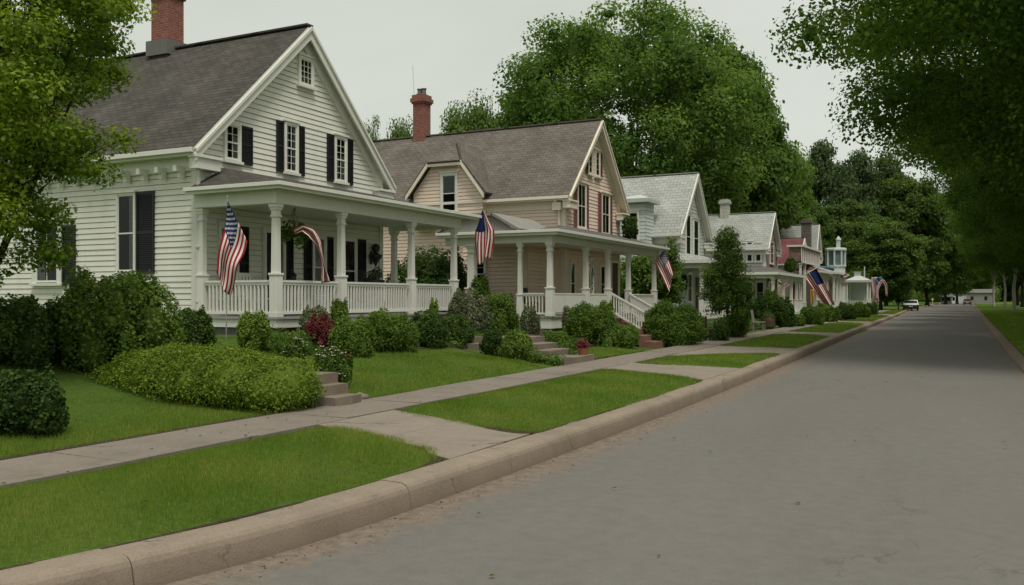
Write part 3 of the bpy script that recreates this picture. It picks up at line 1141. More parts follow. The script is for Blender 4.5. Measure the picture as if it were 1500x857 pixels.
bounds = [(-8, -8)] + [None] * 0
pads = [(-2.0, -2.0, 8.5, 7.25), (9.6, 8.6, 17.6, 16.15), (19.3, 18.85, 22.3, 24.6), (27.7, 27.1, 37.8, 36.8), (40.8, 40.3, 56.6, 55.6), (61.4, 60.8, 83.5, 82.6), (90.5, 89.5, 119, 121)]
for i_, (y0a, y0b, y1a, y1b) in enumerate(pads):
    ym = (y0a + y1a) / 2
    xo = -6.64 - .008 * max(0, ym - 20)
    pl = strip_poly(y0a, y0b, y1a, y1b, xo, -4.12, .5)
    pl = [(p.x if hasattr(p, 'x') else p[0], p.y if hasattr(p, 'y') else p[1]) for p in pl]
    # follow the kerb as it drifts
    pl = [(x + (float(kleft(y)) + 3.85) * ((x - xo) / (-4.12 - xo)), y) for x, y in pl]
    turf_pad('verge', pl, Dome(pl, .214, .055), i_, dens=1.0 if i_ < 3 else .8)

# front lawns: sheets following the land, blades on the parts in view
LAND = Land()
lawns = [
    [(-7.84, -4), (-7.84, 9.25), (-8.6, 9.3), (-12.5, 10.2), (-13.4, 12), (-17, 12), (-17, -4)],
    [(-7.86, 10.65), (-7.86, 17.3), (-9.6, 18.2), (-11.6, 19.3), (-12.6, 17.5), (-12.3, 13.5), (-11.2, 11.2), (-9.0, 10.4)],
    [(-8.0, 20.3), (-8.0, 24.3), (-9.3, 24.6), (-9.6, 21.6)],
]
for i_, pl in enumerate(lawns):
    turf_pad('lawn', pl, LAND, 20 + i_, dens=.9, hl=1.05)

# far verge and lawn on the right of the road
pr = [(float(kright(v)) + .24, v) for v in np.linspace(14, 150, 40)]
pl = pr + [(14, 150), (14, 14)]
turf_right = MB()
me = grid_mesh('lawn', np.linspace(0, 1, 12), np.linspace(-20, 300, 90), lambda x, y: x * 0, 'turf_far')
co = np.empty(len(me.vertices) * 3); me.vertices.foreach_get('co', co); co = co.reshape(-1, 3)
X_ = kright(co[:, 1]) + .22 + co[:, 0] ** 1.6 * 34
co[:, 2] = terrain(X_ + .05, co[:, 1]) + .01
co[:, 0] = X_
me.vertices.foreach_set('co', co.ravel()); me.update()
tag(link('lawn', me), kind='structure')
for y0 in np.arange(15, 110, 2.0):
    x0 = float(kright(y0)) + .22
    dd = depth(x0, y0)
    for xa in np.arange(x0, min(x0 + 12, x0 + .2 * y0 + 3), 2.0):
        k = int(4 * min(900, 120000 / max(dd, 8) ** 1.75))
        x = xa + RNG.random(k) * 2; y = y0 + RNG.random(k) * 2
        blades(x, y, terrain(x, y) + .01, (.05 + .04 * RNG.random(k)) * (1 + .008 * dd), .0011 * dd * np.ones(k), .7)
mb = MB()
mb.slab([(3.1, 82, .17), (30, 90, .4), (30, 92, .4), (3.1, 84, .17)], (0, 0, 1), .1)
tag(mb.build('path', 'drive'), kind='structure')

V = np.concatenate(BL_V)
Rn = np.concatenate(BL_R)
me = np_mesh('grass', V, np.arange(len(V)).reshape(-1, 3), 'grass', Rn, tri=True)
tag(link('grass', me), 'short mown green grass on the verges and front lawns', 'grass', kind='stuff')

# litter washed into the gutter
mb = MB()
for i_ in range(240):
    y = random.choice([random.uniform(4, 12), random.uniform(4, 30)])
    x = float(kleft(y)) + .2 + abs(random.gauss(0, .14)) - .15
    s = random.uniform(.006, .02)
    a_ = random.uniform(0, 6.28)
    c_, s_ = math.cos(a_) * s, math.sin(a_) * s
    z = .006 + .02 * (x + 3.85) / 2.6
    mb.face([(x - c_, y - s_, z), (x + s_ * .4, y - c_ * .4, z + s * .3), (x + c_, y + s_, z + .002), (x - s_ * .4, y + c_ * .4, z + s * .2)], random.choice([0, 0, 1]))
tag(mb.build('litter', ['twig', 'step_stone']), 'brown leaf scraps and grit lying in the gutter', 'litter', kind='stuff')


mb = MB()
for i_ in range(150):
    y = random.uniform(4, 26); x = random.choice([random.uniform(-7.7, -6.75), random.uniform(-3.7, -3.0), random.uniform(-3.6, 1.0), random.uniform(-7.0, -4.2)])
    s_ = random.uniform(.012, .03); a_ = random.uniform(0, 6.28)
    z = .236 if x < -6.7 else (.045 if x > -3.75 else .3)
    c_, d_ = math.cos(a_) * s_, math.sin(a_) * s_
    mb.face([(x - c_, y - d_, z), (x + d_ * .6, y - c_ * .6, z + .008), (x + c_, y + d_, z + .002), (x - d_ * .6, y + c_ * .6, z + .006)], random.choice([0, 0, 1, 2]))
tag(mb.build('fallen_leaves', ['twig', 'l_yellow', 'step_stone']), 'scattered small fallen leaves on the walk, verge and road', 'leaves', kind='stuff')

# ------------------------------------------------------------------ building kit
def clip_row(poly, z):
    """extent (u0,u1) of a convex polygon [(u,z)] at height z"""
    us = []
    n = len(poly)
    for k in range(n):
        (u0, a), (u1, b) = poly[k], poly[(k + 1) % n]
        if abs(a - b) < 1e-9:
            if abs(z - a) < 1e-6: us += [u0, u1]
            continue
        if min(a, b) - 1e-6 <= z <= max(a, b) + 1e-6:
            us.append(u0 + (u1 - u0) * (z - a) / (b - a))
    return (min(us), max(us)) if us else None


def siding(mb, P, poly, lap=.135, lip=.016, m=0, jit=.004):
    """clapboards: each board leans out over the one below; P(u, out, z) -> world point"""
    z0 = min(p[1] for p in poly); z1 = max(p[1] for p in poly)
    ks = sorted(set([round(p[1], 4) for p in poly]))
    z = z0
    mb.face([P(u, -.03, zz) for u, zz in poly], m)
    while z < z1 - 1e-3:
        zt_ = min(z + lap, z1)
        cuts = [z] + [k for k in ks if z + 1e-3 < k < zt_ - 1e-3] + [zt_]
        j = random.uniform(-jit, jit)
        for a, b in zip(cuts, cuts[1:]):
            e0, e1 = clip_row(poly, a + 1e-5), clip_row(poly, b - 1e-5)
            if not e0 or not e1: continue
            gr = .014 if a == z else 0
            oa = lip * (1 - (a - z) / lap) + j
            ob = lip * (1 - (b - z) / lap) + j
            g0 = clip_row(poly, min(a + gr, b - 2e-5) + 1e-5) or e0
            mb.face([P(g0[0], oa, a + gr), P(g0[1], oa, a + gr), P(e1[1], ob, b), P(e1[0], ob, b)], m)
            if gr:
                mb.face([P(g0[0], -.028, a + gr), P(g0[1], -.028, a + gr), P(g0[1], oa, a + gr), P(g0[0], oa, a + gr)], m)
        z = zt_


def wall_P(kind, fixed):
    """kind 'E': wall facing +X at x=fixed, u=y. 'S': wall facing -Y at y=fixed, u=x. 'W','N' the opposite faces"""
    if kind == 'E': return lambda u, o, z: (fixed + o, u, z)
    if kind == 'S': return lambda u, o, z: (u, fixed - o, z)
    if kind == 'W': return lambda u, o, z: (fixed - o, u, z)
    return lambda u, o, z: (u, fixed + o, z)


def pbox(mb, P, u0, u1, o0, o1, z0, z1, m=0):
    a, b = P(u0, o0, z0), P(u1, o1, z1)
    mb.box(a[0], b[0], a[1], b[1], a[2], b[2], m)


def window(root, P, u0, u1, z0, z1, cols=2, rows=2, trim='white_trim', shutters='LR', shm='black', curtain=None, sw=None, fr=.075, back='dark_int', sill=True, double=True, head=True, name='window', frame=True, base=0.0):
    """a sash window standing on the wall face: casing, dark room behind, curtains, muntins, pane; shutters are parts of the house"""
    f = MB()
    if frame:
        for (a, b, c, d) in ((u0 - fr, u0, z0 - .02, z1 + fr), (u1, u1 + fr, z0 - .02, z1 + fr), (u0, u1, z1, z1 + fr)):
            pbox(f, P, a, b, base, base + .085, c, d)
        if head:
            pbox(f, P, u0 - fr - .03, u1 + fr + .03, base, base + .12, z1 + fr, z1 + fr + .05)
        if sill:
            pbox(f, P, u0 - fr - .04, u1 + fr + .04, base, base + .13, z0 - .09, z0 - .02)
    pbox(f, P, u0 - .005, u1 + .005, base, base + .027, z0 - .015, z1 + .005, 1)
    w = f.build(name, [trim, back], root, bevel=.004)
    if curtain:
        c = MB()
        for a, b, za, zb_ in curtain:
            n = max(3, int((b - a) / .05))
            for k in range(n):
                q0, q1 = a + (b - a) * k / n, a + (b - a) * (k + 1) / n
                o0, o1 = .034 + .006 * (k % 2), .034 + .006 * ((k + 1) % 2)
                c.face([P(u0 + (u1 - u0) * q0, base + o0, z0 + (z1 - z0) * za), P(u0 + (u1 - u0) * q1, base + o1, z0 + (z1 - z0) * za),
                        P(u0 + (u1 - u0) * q1, base + o1, z0 + (z1 - z0) * zb_), P(u0 + (u1 - u0) * q0, base + o0, z0 + (z1 - z0) * zb_)])
        c.build('curtain', 'curtain', w)
    s = MB()
    t = .013
    hw = .032
    pbox(s, P, u0, u0 + hw, base + .03, base + .066, z0, z1); pbox(s, P, u1 - hw, u1, base + .03, base + .066, z0, z1)
    pbox(s, P, u0 + hw, u1 - hw, base + .03, base + .066, z1 - hw, z1); pbox(s, P, u0 + hw, u1 - hw, base + .03, base + .066, z0, z0 + .055)
    zm = (z0 + z1) / 2
    if double:
        pbox(s, P, u0 + hw, u1 - hw, base + .032, base + .074, zm - .018, zm + .018)
    for k in range(1, cols):
        u = u0 + (u1 - u0) * k / cols
        pbox(s, P, u - t / 2, u + t / 2, base + .034, base + .062, z0 + .055, z1 - hw)
    for lo, hi in (((z0 + .055, zm - .025), (zm + .025, z1 - hw)) if double else ((z0 + .055, z1 - hw),)):
        for k in range(1, rows):
            zz = lo + (hi - lo) * k / rows
            pbox(s, P, u0 + hw, u1 - hw, base + .036, base + .060, zz - t / 2, zz + t / 2)
    s.build('sash', trim, w)
    g = MB()
    g.face([P(u0 + .01, base + .05, z0 + .01), P(u1 - .01, base + .05, z0 + .01), P(u1 - .01, base + .05, z1 - .01), P(u0 + .01, base + .05, z1 - .01)])
    g.build('pane', 'glass', w)
    sw = sw or (u1 - u0) * .5
    for sd in shutters:
        a = u0 - fr - .01 - sw if sd == 'L' else u1 + fr + .01
        if not frame:
            a = u0 - .02 - sw if sd == 'L' else u1 + .02
        shutter(root, P, a, a + sw, z0 - .05, z1 + .06, shm, base)
    return w


def shutter(root, P, a, b, z0, z1, mat='black', base=0.0):
    s = MB()
    fw = .05
    o0, o1 = base + .022, base + .062
    pbox(s, P, a, a + fw, o0, o1, z0, z1); pbox(s, P, b - fw, b, o0, o1, z0, z1)
    zm = z0 + (z1 - z0) * .48
    for zz, h in ((z0, .08), (zm, .07), (z1 - .07, .07)):
        pbox(s, P, a + fw, b - fw, o0, o1 - .003, zz, zz + h)
    pbox(s, P, a + fw, b - fw, o0, o0 + .01, z0 + .08, z1 - .07)
    zz = z0 + .1
    while zz < z1 - .11:
        if not (zm - .02 < zz < zm + .07):
            p = [P(a + fw, o0 + .01, zz + .03), P(b - fw, o0 + .01, zz + .03), P(b - fw, o1 - .008, zz), P(a + fw, o1 - .008, zz)]
            s.face(p)
        zz += .045
    return s.build('shutter', mat, root)


def gable_roof(mb, Xf, Xb, Y0, Y1, Ym, ze, za, ov, t=.1, m=0, ms=1):
    """two thick roof planes; ridge along X at Ym"""
    for Ye, sg in ((Y0, -1), (Y1, 1)):
        sl = (za - ze) / abs(Ym - Ye)
        ye, zz = Ye + sg * ov, ze - ov * sl
        L = math.hypot(ye - Ym, za - zz)
        n = Vector((0, sg * (za - zz), abs(ye - Ym)))
        a = [(Xb, ye, zz), (Xf, ye, zz), (Xf, Ym, za), (Xb, Ym, za)]
        uv = [(Xb, 0), (Xf, 0), (Xf, L), (Xb, L)]
        if sg > 0: a, uv = a[::-1], uv[::-1]
        a = [tuple(Vector(p) + n.normalized() * t) for p in a]
        mb.slab(a, n, t, m, ms, uv)


def rake_boards(mb, Xf, Y0, Y1, Ym, ze, za, ov, w=.3, t=.05, m=0):
    for Ye, sg in ((Y0, -1), (Y1, 1)):
        sl = (za - ze) / abs(Ym - Ye)
        ye, zz = Ye + sg * ov, ze - ov * sl
        for xo, ww, dz in ((Xf, w, .085), (Xf + .045, w * .3, .1)):
            pts = [(xo, ye, zz + dz), (xo, Ym, za + dz), (xo, Ym, za + dz - ww * 1.35), (xo, ye, zz + dz - ww * 1.1)]
            if sg < 0: pts = pts[::-1]
            mb.slab(pts if sg > 0 else pts, (1, 0, 0), t, m)


def quad_tower(mb, x0, x1, y0, y1, z0, z1, m=0):
    for (a, b, L) in (((x0, y0), (x1, y0), x1 - x0), ((x1, y0), (x1, y1), y1 - y0), ((x1, y1), (x0, y1), x1 - x0), ((x0, y1), (x0, y0), y1 - y0)):
        mb.face([(*a, z0), (*b, z0), (*b, z1), (*a, z1)], m, [(0, z0), (L, z0), (L, z1), (0, z1)])
    mb.face([(x0, y0, z1), (x1, y0, z1), (x1, y1, z1), (x0, y1, z1)], m, [(x0, y0), (x1, y0), (x1, y1), (x0, y1)])
    mb.face([(x0, y1, z0), (x1, y1, z0), (x1, y0, z0), (x0, y0, z0)], m, [(x0, y0), (x1, y0), (x1, y1), (x0, y1)])


def chimney(root, x0, x1, y0, y1, zb, zt_, mat, flash=None, pots=0):
    c = MB()
    quad_tower(c, x0, x1, y0, y1, zb, zt_ - .42)
    quad_tower(c, x0 - .05, x1 + .05, y0 - .05, y1 + .05, zt_ - .42, zt_ - .34)
    quad_tower(c, x0 - .1, x1 + .1, y0 - .1, y1 + .1, zt_ - .34, zt_ - .16)
    quad_tower(c, x0 - .04, x1 + .04, y0 - .04, y1 + .04, zt_ - .16, zt_)
    o = c.build('chimney', mat, root)
    f = MB()
    f.box(x0 + .1, x1 - .1, y0 + .1, y1 - .1, zt_, zt_ + .07)
    for k in range(pots):
        f.lathe((x0 + (x1 - x0) * (.3 + .4 * k), (y0 + y1) / 2, zt_ + .05), [(.11, 0), (.1, .22), (.13, .25), (.13, .28)], 10)
    f.build('chimney_cap', 'lead', o)
    if flash:
        q = MB()
        q.box(x0 - .1, x1 + .1, y0 - .12, y1 + .12, flash - .45, flash)
        q.build('flashing', 'lead', o)
    return o


def post(root, x, y, z0, z1, w=.2, mat='white_trim', ped=0.95, name='porch_post'):
    """square porch post on a wider pedestal with collar, necking and stepped capital"""
    p = MB()
    b = w * .68
    h = w / 2 * .92
    p.box(x - b, x + b, y - b, y + b, z0, z0 + .12)
    p.box(x - b * .9, x + b * .9, y - b * .9, y + b * .9, z0 + .12, z0 + ped)
    p.box(x - b * 1.05, x + b * 1.05, y - b * 1.05, y + b * 1.05, z0 + ped, z0 + ped + .05)
    zz = z0 + ped + .05
    i = len(p.v)
    p.box(x - h, x + h, y - h, y + h, zz, z1 - .3)
    for k in range(4, 8):
        v = p.v[i + k]
        p.v[i + k] = (x + (v[0] - x) * .88, y + (v[1] - y) * .88, v[2])
    p.box(x - h * 1.2, x + h * 1.2, y - h * 1.2, y + h * 1.2, z1 - .3, z1 - .25)
    p.box(x - h * .95, x + h * .95, y - h * .95, y + h * .95, z1 - .25, z1 - .14)
    p.box(x - h * 1.25, x + h * 1.25, y - h * 1.25, y + h * 1.25, z1 - .14, z1 - .08)
    p.box(x - h * 1.5, x + h * 1.5, y - h * 1.5, y + h * 1.5, z1 - .08, z1)
    return p.build(name, mat, root, bevel=.007)


def railing(root, a, b, z0, h=.82, mat='white_trim', gap=.115, bw=.04, drop=0.0):
    """top rail, bottom rail and square balusters from a to b (x, y); drop lowers the b end (stair rail)"""
    r = MB()
    A, B = Vector((*a, z0)), Vector((*b, z0 - drop))
    up = Vector((0, 0, 1))
    r.bar(A + up * h, B + up * h, .09, .05)
    r.bar(A + up * (h - .055), B + up * (h - .055), .05, .06)
    r.bar(A + up * .1, B + up * .1, .06, .07)
    L = (B - A).length
    n = max(2, int(L / gap))
    for k in range(1, n):
        p = A.lerp(B, k / n)
        r.bar(p + up * .13, p + up * (h - .08), bw, bw, up=(1, 0, 0))
    return r.build('railing', mat, root)


def porch_roof(root, pts_eave, faces, zt_, mat='roof_mid', trim='white_trim', fasc=.15):
    """faces: list of (polygon, slope-u-axis) with 3-D points; eave: closed outline at the eaves for fascia and ceiling"""
    r = MB()
    for poly in faces:
        P0 = Vector(poly[0]); e = (Vector(poly[1]) - P0).normalized()
        n = e.cross(Vector(poly[2]) - P0).normalized()
        if n.z < 0: n = -n
        v = n.cross(e)
        uv = [((Vector(p) - P0).dot(e), (Vector(p) - P0).dot(v)) for p in poly]
        r.slab([tuple(Vector(p) + Vector((0, 0, .03))) for p in poly], n, .03, 0, 0, uv)
    return r.build('porch_roof', mat, root)


def simple_railpost(*a):
    pass


def gable_house(name, label, cat, Xw, Xb, Y0, Y1, Ym, zb, ze, za, wall, roof, trim, ovf=.42, ovs=.42, lap=.135, front=None, rake=.3, sidefaces=True, corner=.16):
    """side-walled house with its gable to the street: wall, roof, bargeboard, corner_board, cornice"""
    root = empty(name, (Xw, Y0, zb), label, cat)
    sl = (za - ze) / (Ym - Y0)
    w = MB()
    E_, S_, N_, W_ = wall_P('E', Xw), wall_P('S', Y0), wall_P('N', Y1), wall_P('W', Xb)
    slr = (za - ze) / (Y1 - Ym)
    gp = [(Y0, zb - .3), (Y1, zb - .3), (Y1, ze), (Ym, za - .02), (Y0, ze)]
    fm = wall if front is None else front
    if front is None:
        siding(w, E_, gp, lap)
    else:
        P = E_
        w.face([P(u, 0, z) for u, z in gp], 1, [(u, z) for u, z in gp])
    siding(w, S_, [(Xb, zb - .3), (Xw, zb - .3), (Xw, ze), (Xb, ze)], lap)
    siding(w, N_, [(Xb, zb - .3), (Xw, zb - .3), (Xw, ze), (Xb, ze)], lap * 2)
    siding(w, W_, gp, lap * 2)
    w.build('wall', [wall, front or wall], root)
    r = MB()
    gable_roof(r, Xw + ovf, Xb - .3, Y0, Y1, Ym, ze, za, ovs, .11, 0, 1)
    r.bar((Xw + ovf, Ym, za + .15), (Xb - .3, Ym, za + .15), .26, .05, 0)
    r.build('roof', [roof, trim], root)
    b = MB()
    rake_boards(b, Xw + ovf + .03, Y0, Y1, Ym, ze, za, ovs, rake)
    # frieze board under the rake against the wall
    for Ye, sg in ((Y0, -1), (Y1, 1)):
        pts = [(Xw + .06, Ye, ze - .02), (Xw + .06, Ym, za - .02), (Xw + .06, Ym, za - .45), (Xw + .06, Ye, ze - .32)]
        b.slab(pts, (1, 0, 0), .05)
    b.build('bargeboard', trim, root)
    q = corner
    for (x, y, sx, sy) in ((Xw, Y0, 1, -1), (Xw, Y1, 1, 1), (Xb, Y0, -1, -1), (Xb, Y1, -1, 1)):
        c = MB()
        c.box(x - sx * q, x + sx * .037, y + sy * .022, y + sy * .037, zb - .25, ze - .25)
        c.box(x + sx * .022, x + sx * .037, y - sy * q, y + sy * .0215, zb - .25, ze - .25)
        c.build('corner_board', trim, root)
    for Ye, sg in ((Y0, -1), (Y1, 1)):
        zz = ze - ovs * (sl if sg < 0 else slr)
        k = MB()
        k.box(Xb - .3, Xw + ovf, Ye + sg * .03, Ye + sg * (ovs - .02), zz - .035, zz - .005)        # soffit
        k.box(Xb - .3, Xw + ovf, Ye + sg * (ovs - .02), Ye + sg * (ovs + .03), zz - .06, zz + .1)   # fascia
        k.box(Xb - .3, Xw + ovf - .02, Ye + sg * (ovs + .03), Ye + sg * (ovs + .13), zz + .0, zz + .11)  # gutter
        k.box(Xb, Xw + .05, Ye + sg * .028, Ye + sg * .055, zz - .37, zz - .035)                    # frieze
        # cornice return on the gable end
        k.box(Xw + .04, Xw + ovf, Ye - sg * .48, Ye + sg * (ovs - .03), zz - .36, zz - .04)
        k.box(Xw + .04, Xw + ovf + .05, Ye - sg * .52, Ye + sg * (ovs + .02), zz - .1, zz - .03)
        k.build('cornice', trim, root, bevel=.006)
    return root


# ================================================================== first house: white clapboard
X1, Y10, Y11, Y1m, Z1b, Z1e, Z1a = -16.2, 15.5, 23.05, 19.29, .85, 5.42, 9.06
h1 = gable_house('white_house', 'large white clapboard house with black shutters and charcoal shingle roof, nearest the viewer', 'house',
                 X1, -30, Y10, Y11, Y1m, Z1b, Z1e, Z1a, 'white', 'roof_dark', 'white_trim', .27, .32, .14, rake=.25)
E1, S1 = wall_P('E', X1), wall_P('S', Y10)
chimney(h1, -21.75, -21.05, 19.0, 19.6, 8.2, 11.15, 'brick', flash=9.42)
cv = (.06, .94, .05, .45)
window(h1, E1, 19.14, 19.62, 7.6, 8.3, 3, 4, shutters='', double=False, fr=.08, curtain=[(.1, .9, .02, .4)])
window(h1, E1, 18.56, 18.97, 5.12, 6.38, 2, 3, curtain=[(.05, .3, .05, .95), (.7, .95, .05, .95)], sw=.27)
window(h1, E1, 20.7, 21.13, 5.12, 6.36, 2, 3, curtain=[(.05, .35, .05, .6), (.65, .95, .05, .6)], sw=.3)
window(h1, E1, 16.38, 16.8, 5.14, 6.0, 2, 2, head=False, shutters='R', curtain=[(.5, .95, .05, .7)], sw=.42)
# side wall windows
window(h1, S1, -18.86, -18.28, 2.36, 4.28, 1, 1, shutters='R', sw=.62, fr=.05, curtain=[(.65, .95, .02, .98)], head=True)
window(h1, S1, -22.0, -21.15, 2.12, 3.55, 2, 1, shutters='R', sw=.5, fr=.16, curtain=[(.05, .4, .03, .97)])
# brackets under the side eave, frieze window band
for k in range(14):
    b = MB()
    x = -16.6 - k * .62
    b.box(x - .05, x + .05, Y10 - .33, Y10 - .056, 4.72, 4.86)
    b.box(x - .05, x + .05, Y10 - .19, Y10 - .056, 4.58, 4.72)
    b.build('eave_bracket', 'white_trim', h1)
d = MB()
d.tube([(X1 + .15, Y10 - .12, 4.75), (X1 + .12, Y10 - .08, 4.55), (X1 + .1, Y10 - .075, 4.3), (X1 + .1, Y10 - .075, 1.0), (X1 + .22, Y10 - .16, .9)], .05, 8)
for z in (1.6, 2.9, 4.0):
    d.box(X1 + .035, X1 + .17, Y10 - .14, Y10 - .04, z, z + .04)
d.build('downspout', 'gut_metal', h1, smooth=False)
f = MB()
f.box(-29.9, X1 + .03, Y10 - .045, Y11 + .04, .2, Z1b - .02)
f.build('foundation', 'stone', h1)

# porch of the first house
PX, PY0, PY1, PF = -13.75, 15.45, 24.0, 1.27
p = MB()
p.box(X1 + .05, PX + .12, PY0 - .1, PY1 - .45, PF - .05, PF)
p.box(X1 + .05, PX + .08, PY0 - .06, PY1 - .49, PF - .24, PF - .052, 1)
p.build('porch_floor', ['porch_floor', 'white_trim'], h1, bevel=.006)
f = MB()
f.box(X1 + .06, PX - .02, PY0 + .02, PY1 - .6, .3, PF - .245)
f.build('porch_foundation', 'stone', h1)
ez = 4.22
C0, C1 = (PX + .38, PY0 - .32, ez), (PX + .38, PY1 + .1, ez)
porch_roof(h1, None, [[C0, C1, (X1 + .03, PY1 - 1.6, 4.88), (X1 + .03, PY0 + .9, 4.88)],
                      [(X1 + .03, PY0 - .32, ez), C0, (X1 + .03, PY0 + .9, 4.88)],
                      [C1, (X1 + .03, PY1 + .1, ez), (X1 + .03, PY1 - 1.6, 4.88)]], 4.88, 'roof_dark')
c = MB()
xe, ya, yb = PX + .38, PY0 - .32, PY1 + .1
c.box(X1 + .04, xe - .001, ya + .001, yb - .001, ez - .05, ez - .005)                       # boxed eave
for (x0, x1, y0, y1) in ((xe, xe + .05, ya - .05, yb + .05), (X1 + .05, xe, ya - .05, ya), (X1 + .05, xe, yb, yb + .05)):
    c.box(x0, x1, y0, y1, ez - .1, ez + .045)
for (x0, x1, y0, y1) in ((xe + .05, xe + .12, ya - .12, yb + .12), (X1 + .05, xe + .05, ya - .12, ya - .05), (X1 + .05, xe + .05, yb + .05, yb + .12)):
    c.box(x0, x1, y0, y1, ez - .03, ez + .055)
c.build('porch_cornice', 'white_trim', h1, bevel=.006)
bm_ = MB()
bz0, bz1 = 3.83, ez - .052
bm_.box(PX - .13, PX + .13, PY0 - .13, PY1 - .42, bz0, bz1)
bm_.box(X1 + .06, PX - .131, PY0 - .13, PY0 + .13, bz0, bz1)
bm_.box(X1 + .06, PX - .131, PY1 - .68, PY1 - .42, bz0, bz1)
bm_.build('porch_beam', 'white_trim', h1, bevel=.006)
c = MB()
c.box(X1 + .06, PX - .132, PY0 + .131, PY1 - .681, 3.95, 3.98)
c.build('porch_ceiling', 'ceil', h1)
PYs = [PY0 + .02, 17.83, 21.0, 23.35]
for y in PYs:
    post(h1, PX, y, PF, bz0 - .002, .175)
post(h1, X1 + .2, PY0 + .02, PF, bz0 - .002, .16)
post(h1, X1 + .2, 23.85 - .4, PF, bz0 - .002, .18)
for a_, b_ in zip(PYs, PYs[1:]):
    railing(h1, (PX, a_ + .16), (PX, b_ - .16), PF)
railing(h1, (X1 + .32, PY0 + .02), (PX - .16, PY0 + .02), PF)
railing(h1, (X1 + .35, 23.42), (PX - .16, 23.42), PF)
# porch wall: door, windows
window(h1, E1, 16.2, 16.72, 1.75, 3.45, 1, 1, shutters='R', sw=.36, curtain=[(.05, .95, .02, .98)])
door = MB()
pbox(door, E1, 17.78, 18.42, .02, .05, PF + .02, 3.42)
for a_, b_ in ((17.84, 18.07), (18.13, 18.36)):
    for z0, z1 in ((1.5, 2.05), (2.2, 3.3)):
        pbox(door, E1, a_, b_, .05, .064, z0, z1)
do = door.build('door', 'black', h1, bevel=.004)
q = MB()
q.lathe((X1 + .07, 18.34, 2.2), [(.012, 0), (.012, .03), (.03, .04), (.03, .07), (.01, .08)], 10, axis='x')
q.build('handle', 'steel', do)
q = MB()
for a_, b_, z0, z1 in ((17.68, 17.78, PF, 3.42), (18.42, 18.52, PF, 3.42), (17.66, 18.54, 3.42, 3.54)):
    pbox(q, E1, a_, b_, .02, .09, z0, z1)
q.build('door_frame', 'white_trim', do)
shutter(h1, E1, 18.56, 18.86, 1.5, 3.42)
window(h1, E1, 19.72, 20.18, 1.75, 3.4, 1, 1, shutters='LR', sw=.32, curtain=[(.03, .97, .02, .98)])
window(h1, E1, 21.1, 21.62, 1.6, 3.42, 1, 1, shutters='R', sw=.46)

# things on the first porch
yq, dq = at_x(546, -15.2)
pl = empty('urn_planter', (-15.2, yq, PF), 'dark bowl planter on a white pedestal at the far end of the white porch', 'planter')
q = MB(); q.lathe((-15.2, yq, PF), [(.2, 0), (.2, .06), (.13, .1), (.12, .5), (.19, .55), (.26, .58), (.26, .66)], 14); q.build('pedestal', 'white_trim', pl, smooth=False)
q = MB(); q.lathe((-15.2, yq, PF + .66), [(.14, 0), (.26, .08), (.34, .22), (.36, .3), (.32, .31), (.3, .26)], 16); q.build('bowl', 'iron', pl, smooth=True)
o = link('foliage', foliage_mesh('foliage', [(0, 0, 1.05, .26, .26, .18), (.1, .1, 1.2, .15, .15, .14)], .07, 420, 'l_grey', core=.5), pl)
sco = empty('wall_sconce', (X1 + .02, 22.45, 2.9), 'black round-headed wall lamp on the white porch wall', 'lamp')
q = MB(); q.box(X1 + .022, X1 + .05, 22.4, 22.5, 2.75, 3.15); q.bar((X1 + .05, 22.45, 2.95), (X1 + .2, 22.45, 3.0), .035, .035); q.build('bracket', 'iron', sco)
q = MB(); q.lathe((X1 + .2, 22.45, 2.98), [(.02, -.3), (.06, -.2), (.2, 0), (.2, .05), (.09, .1), (.07, .14), (.12, .2), (.14, .28), (.1, .36), (.03, .4)], 12); q.build('lantern', 'iron', sco, smooth=True)
yq, dq = at_x(432, -14.6)
hb = empty('hanging_basket', (-14.6, yq - .05, 3.2), 'green trailing plant basket hung under the white porch ceiling', 'hanging plant')
q = MB(); q.lathe((-14.6, yq - .05, 3.2), [(.05, 0), (.16, .05), (.2, .16), (.21, .18)], 12)
for k in range(3):
    t = 2.09 * k
    q.tube([(-14.6 + .2 * math.cos(t), yq - .05 + .2 * math.sin(t), 3.37), (-14.6, yq - .05, 3.92)], .006, 4)
q.build('basket', 'wood', hb)
link('foliage', foliage_mesh('foliage', [(0, 0, .2, .3, .3, .2), (.1, .22, .0, .14, .14, .25), (-.1, -.2, .05, .14, .14, .22), (.2, -.05, -.1, .1, .1, .2)], .075, 520, 'l_mid', core=.35), hb)
yq, dq = at_x(429, -15.3)
ln = empty('porch_lantern', (-15.3, yq, PF), 'small dark lantern standing on the white porch floor', 'lantern')
q = MB(); q.box(-15.42, -15.18, yq - .12, yq + .12, PF, PF + .75); q.build('stand', 'wood', ln)
q = MB(); q.lathe((-15.3, yq, PF + .75), [(.1, 0), (.1, .03), (.085, .05), (.085, .25), (.11, .27), (.03, .36), (.03, .42)], 10); q.build('lamp_body', 'iron', ln)
yq, dq = at_x(372, -15.2)
ch = empty('porch_chair', (-15.2, yq, PF), 'white slatted armchair on the white porch behind the balustrade', 'chair')
q = MB(); q.box(-15.45, -14.95, yq - .25, yq + .25, PF + .4, PF + .44); q.build('seat', 'white_trim', ch)
q = MB()
for k in range(5):
    q.bar((-15.45, yq - .22 + .11 * k, PF + .44), (-15.55, yq - .22 + .11 * k, PF + 1.05), .07, .02)
q.bar((-15.545, yq - .28, PF + 1.0), (-15.545, yq + .28, PF + 1.0), .03, .08); q.build('backrest', 'white_trim', ch)
for sx in (-15.4, -15.0):
    for sy in (-.22, .22):
        q = MB(); q.box(sx - .025, sx + .025, yq + sy - .025, yq + sy + .025, PF, PF + .4); q.build('leg', 'white_trim', ch)

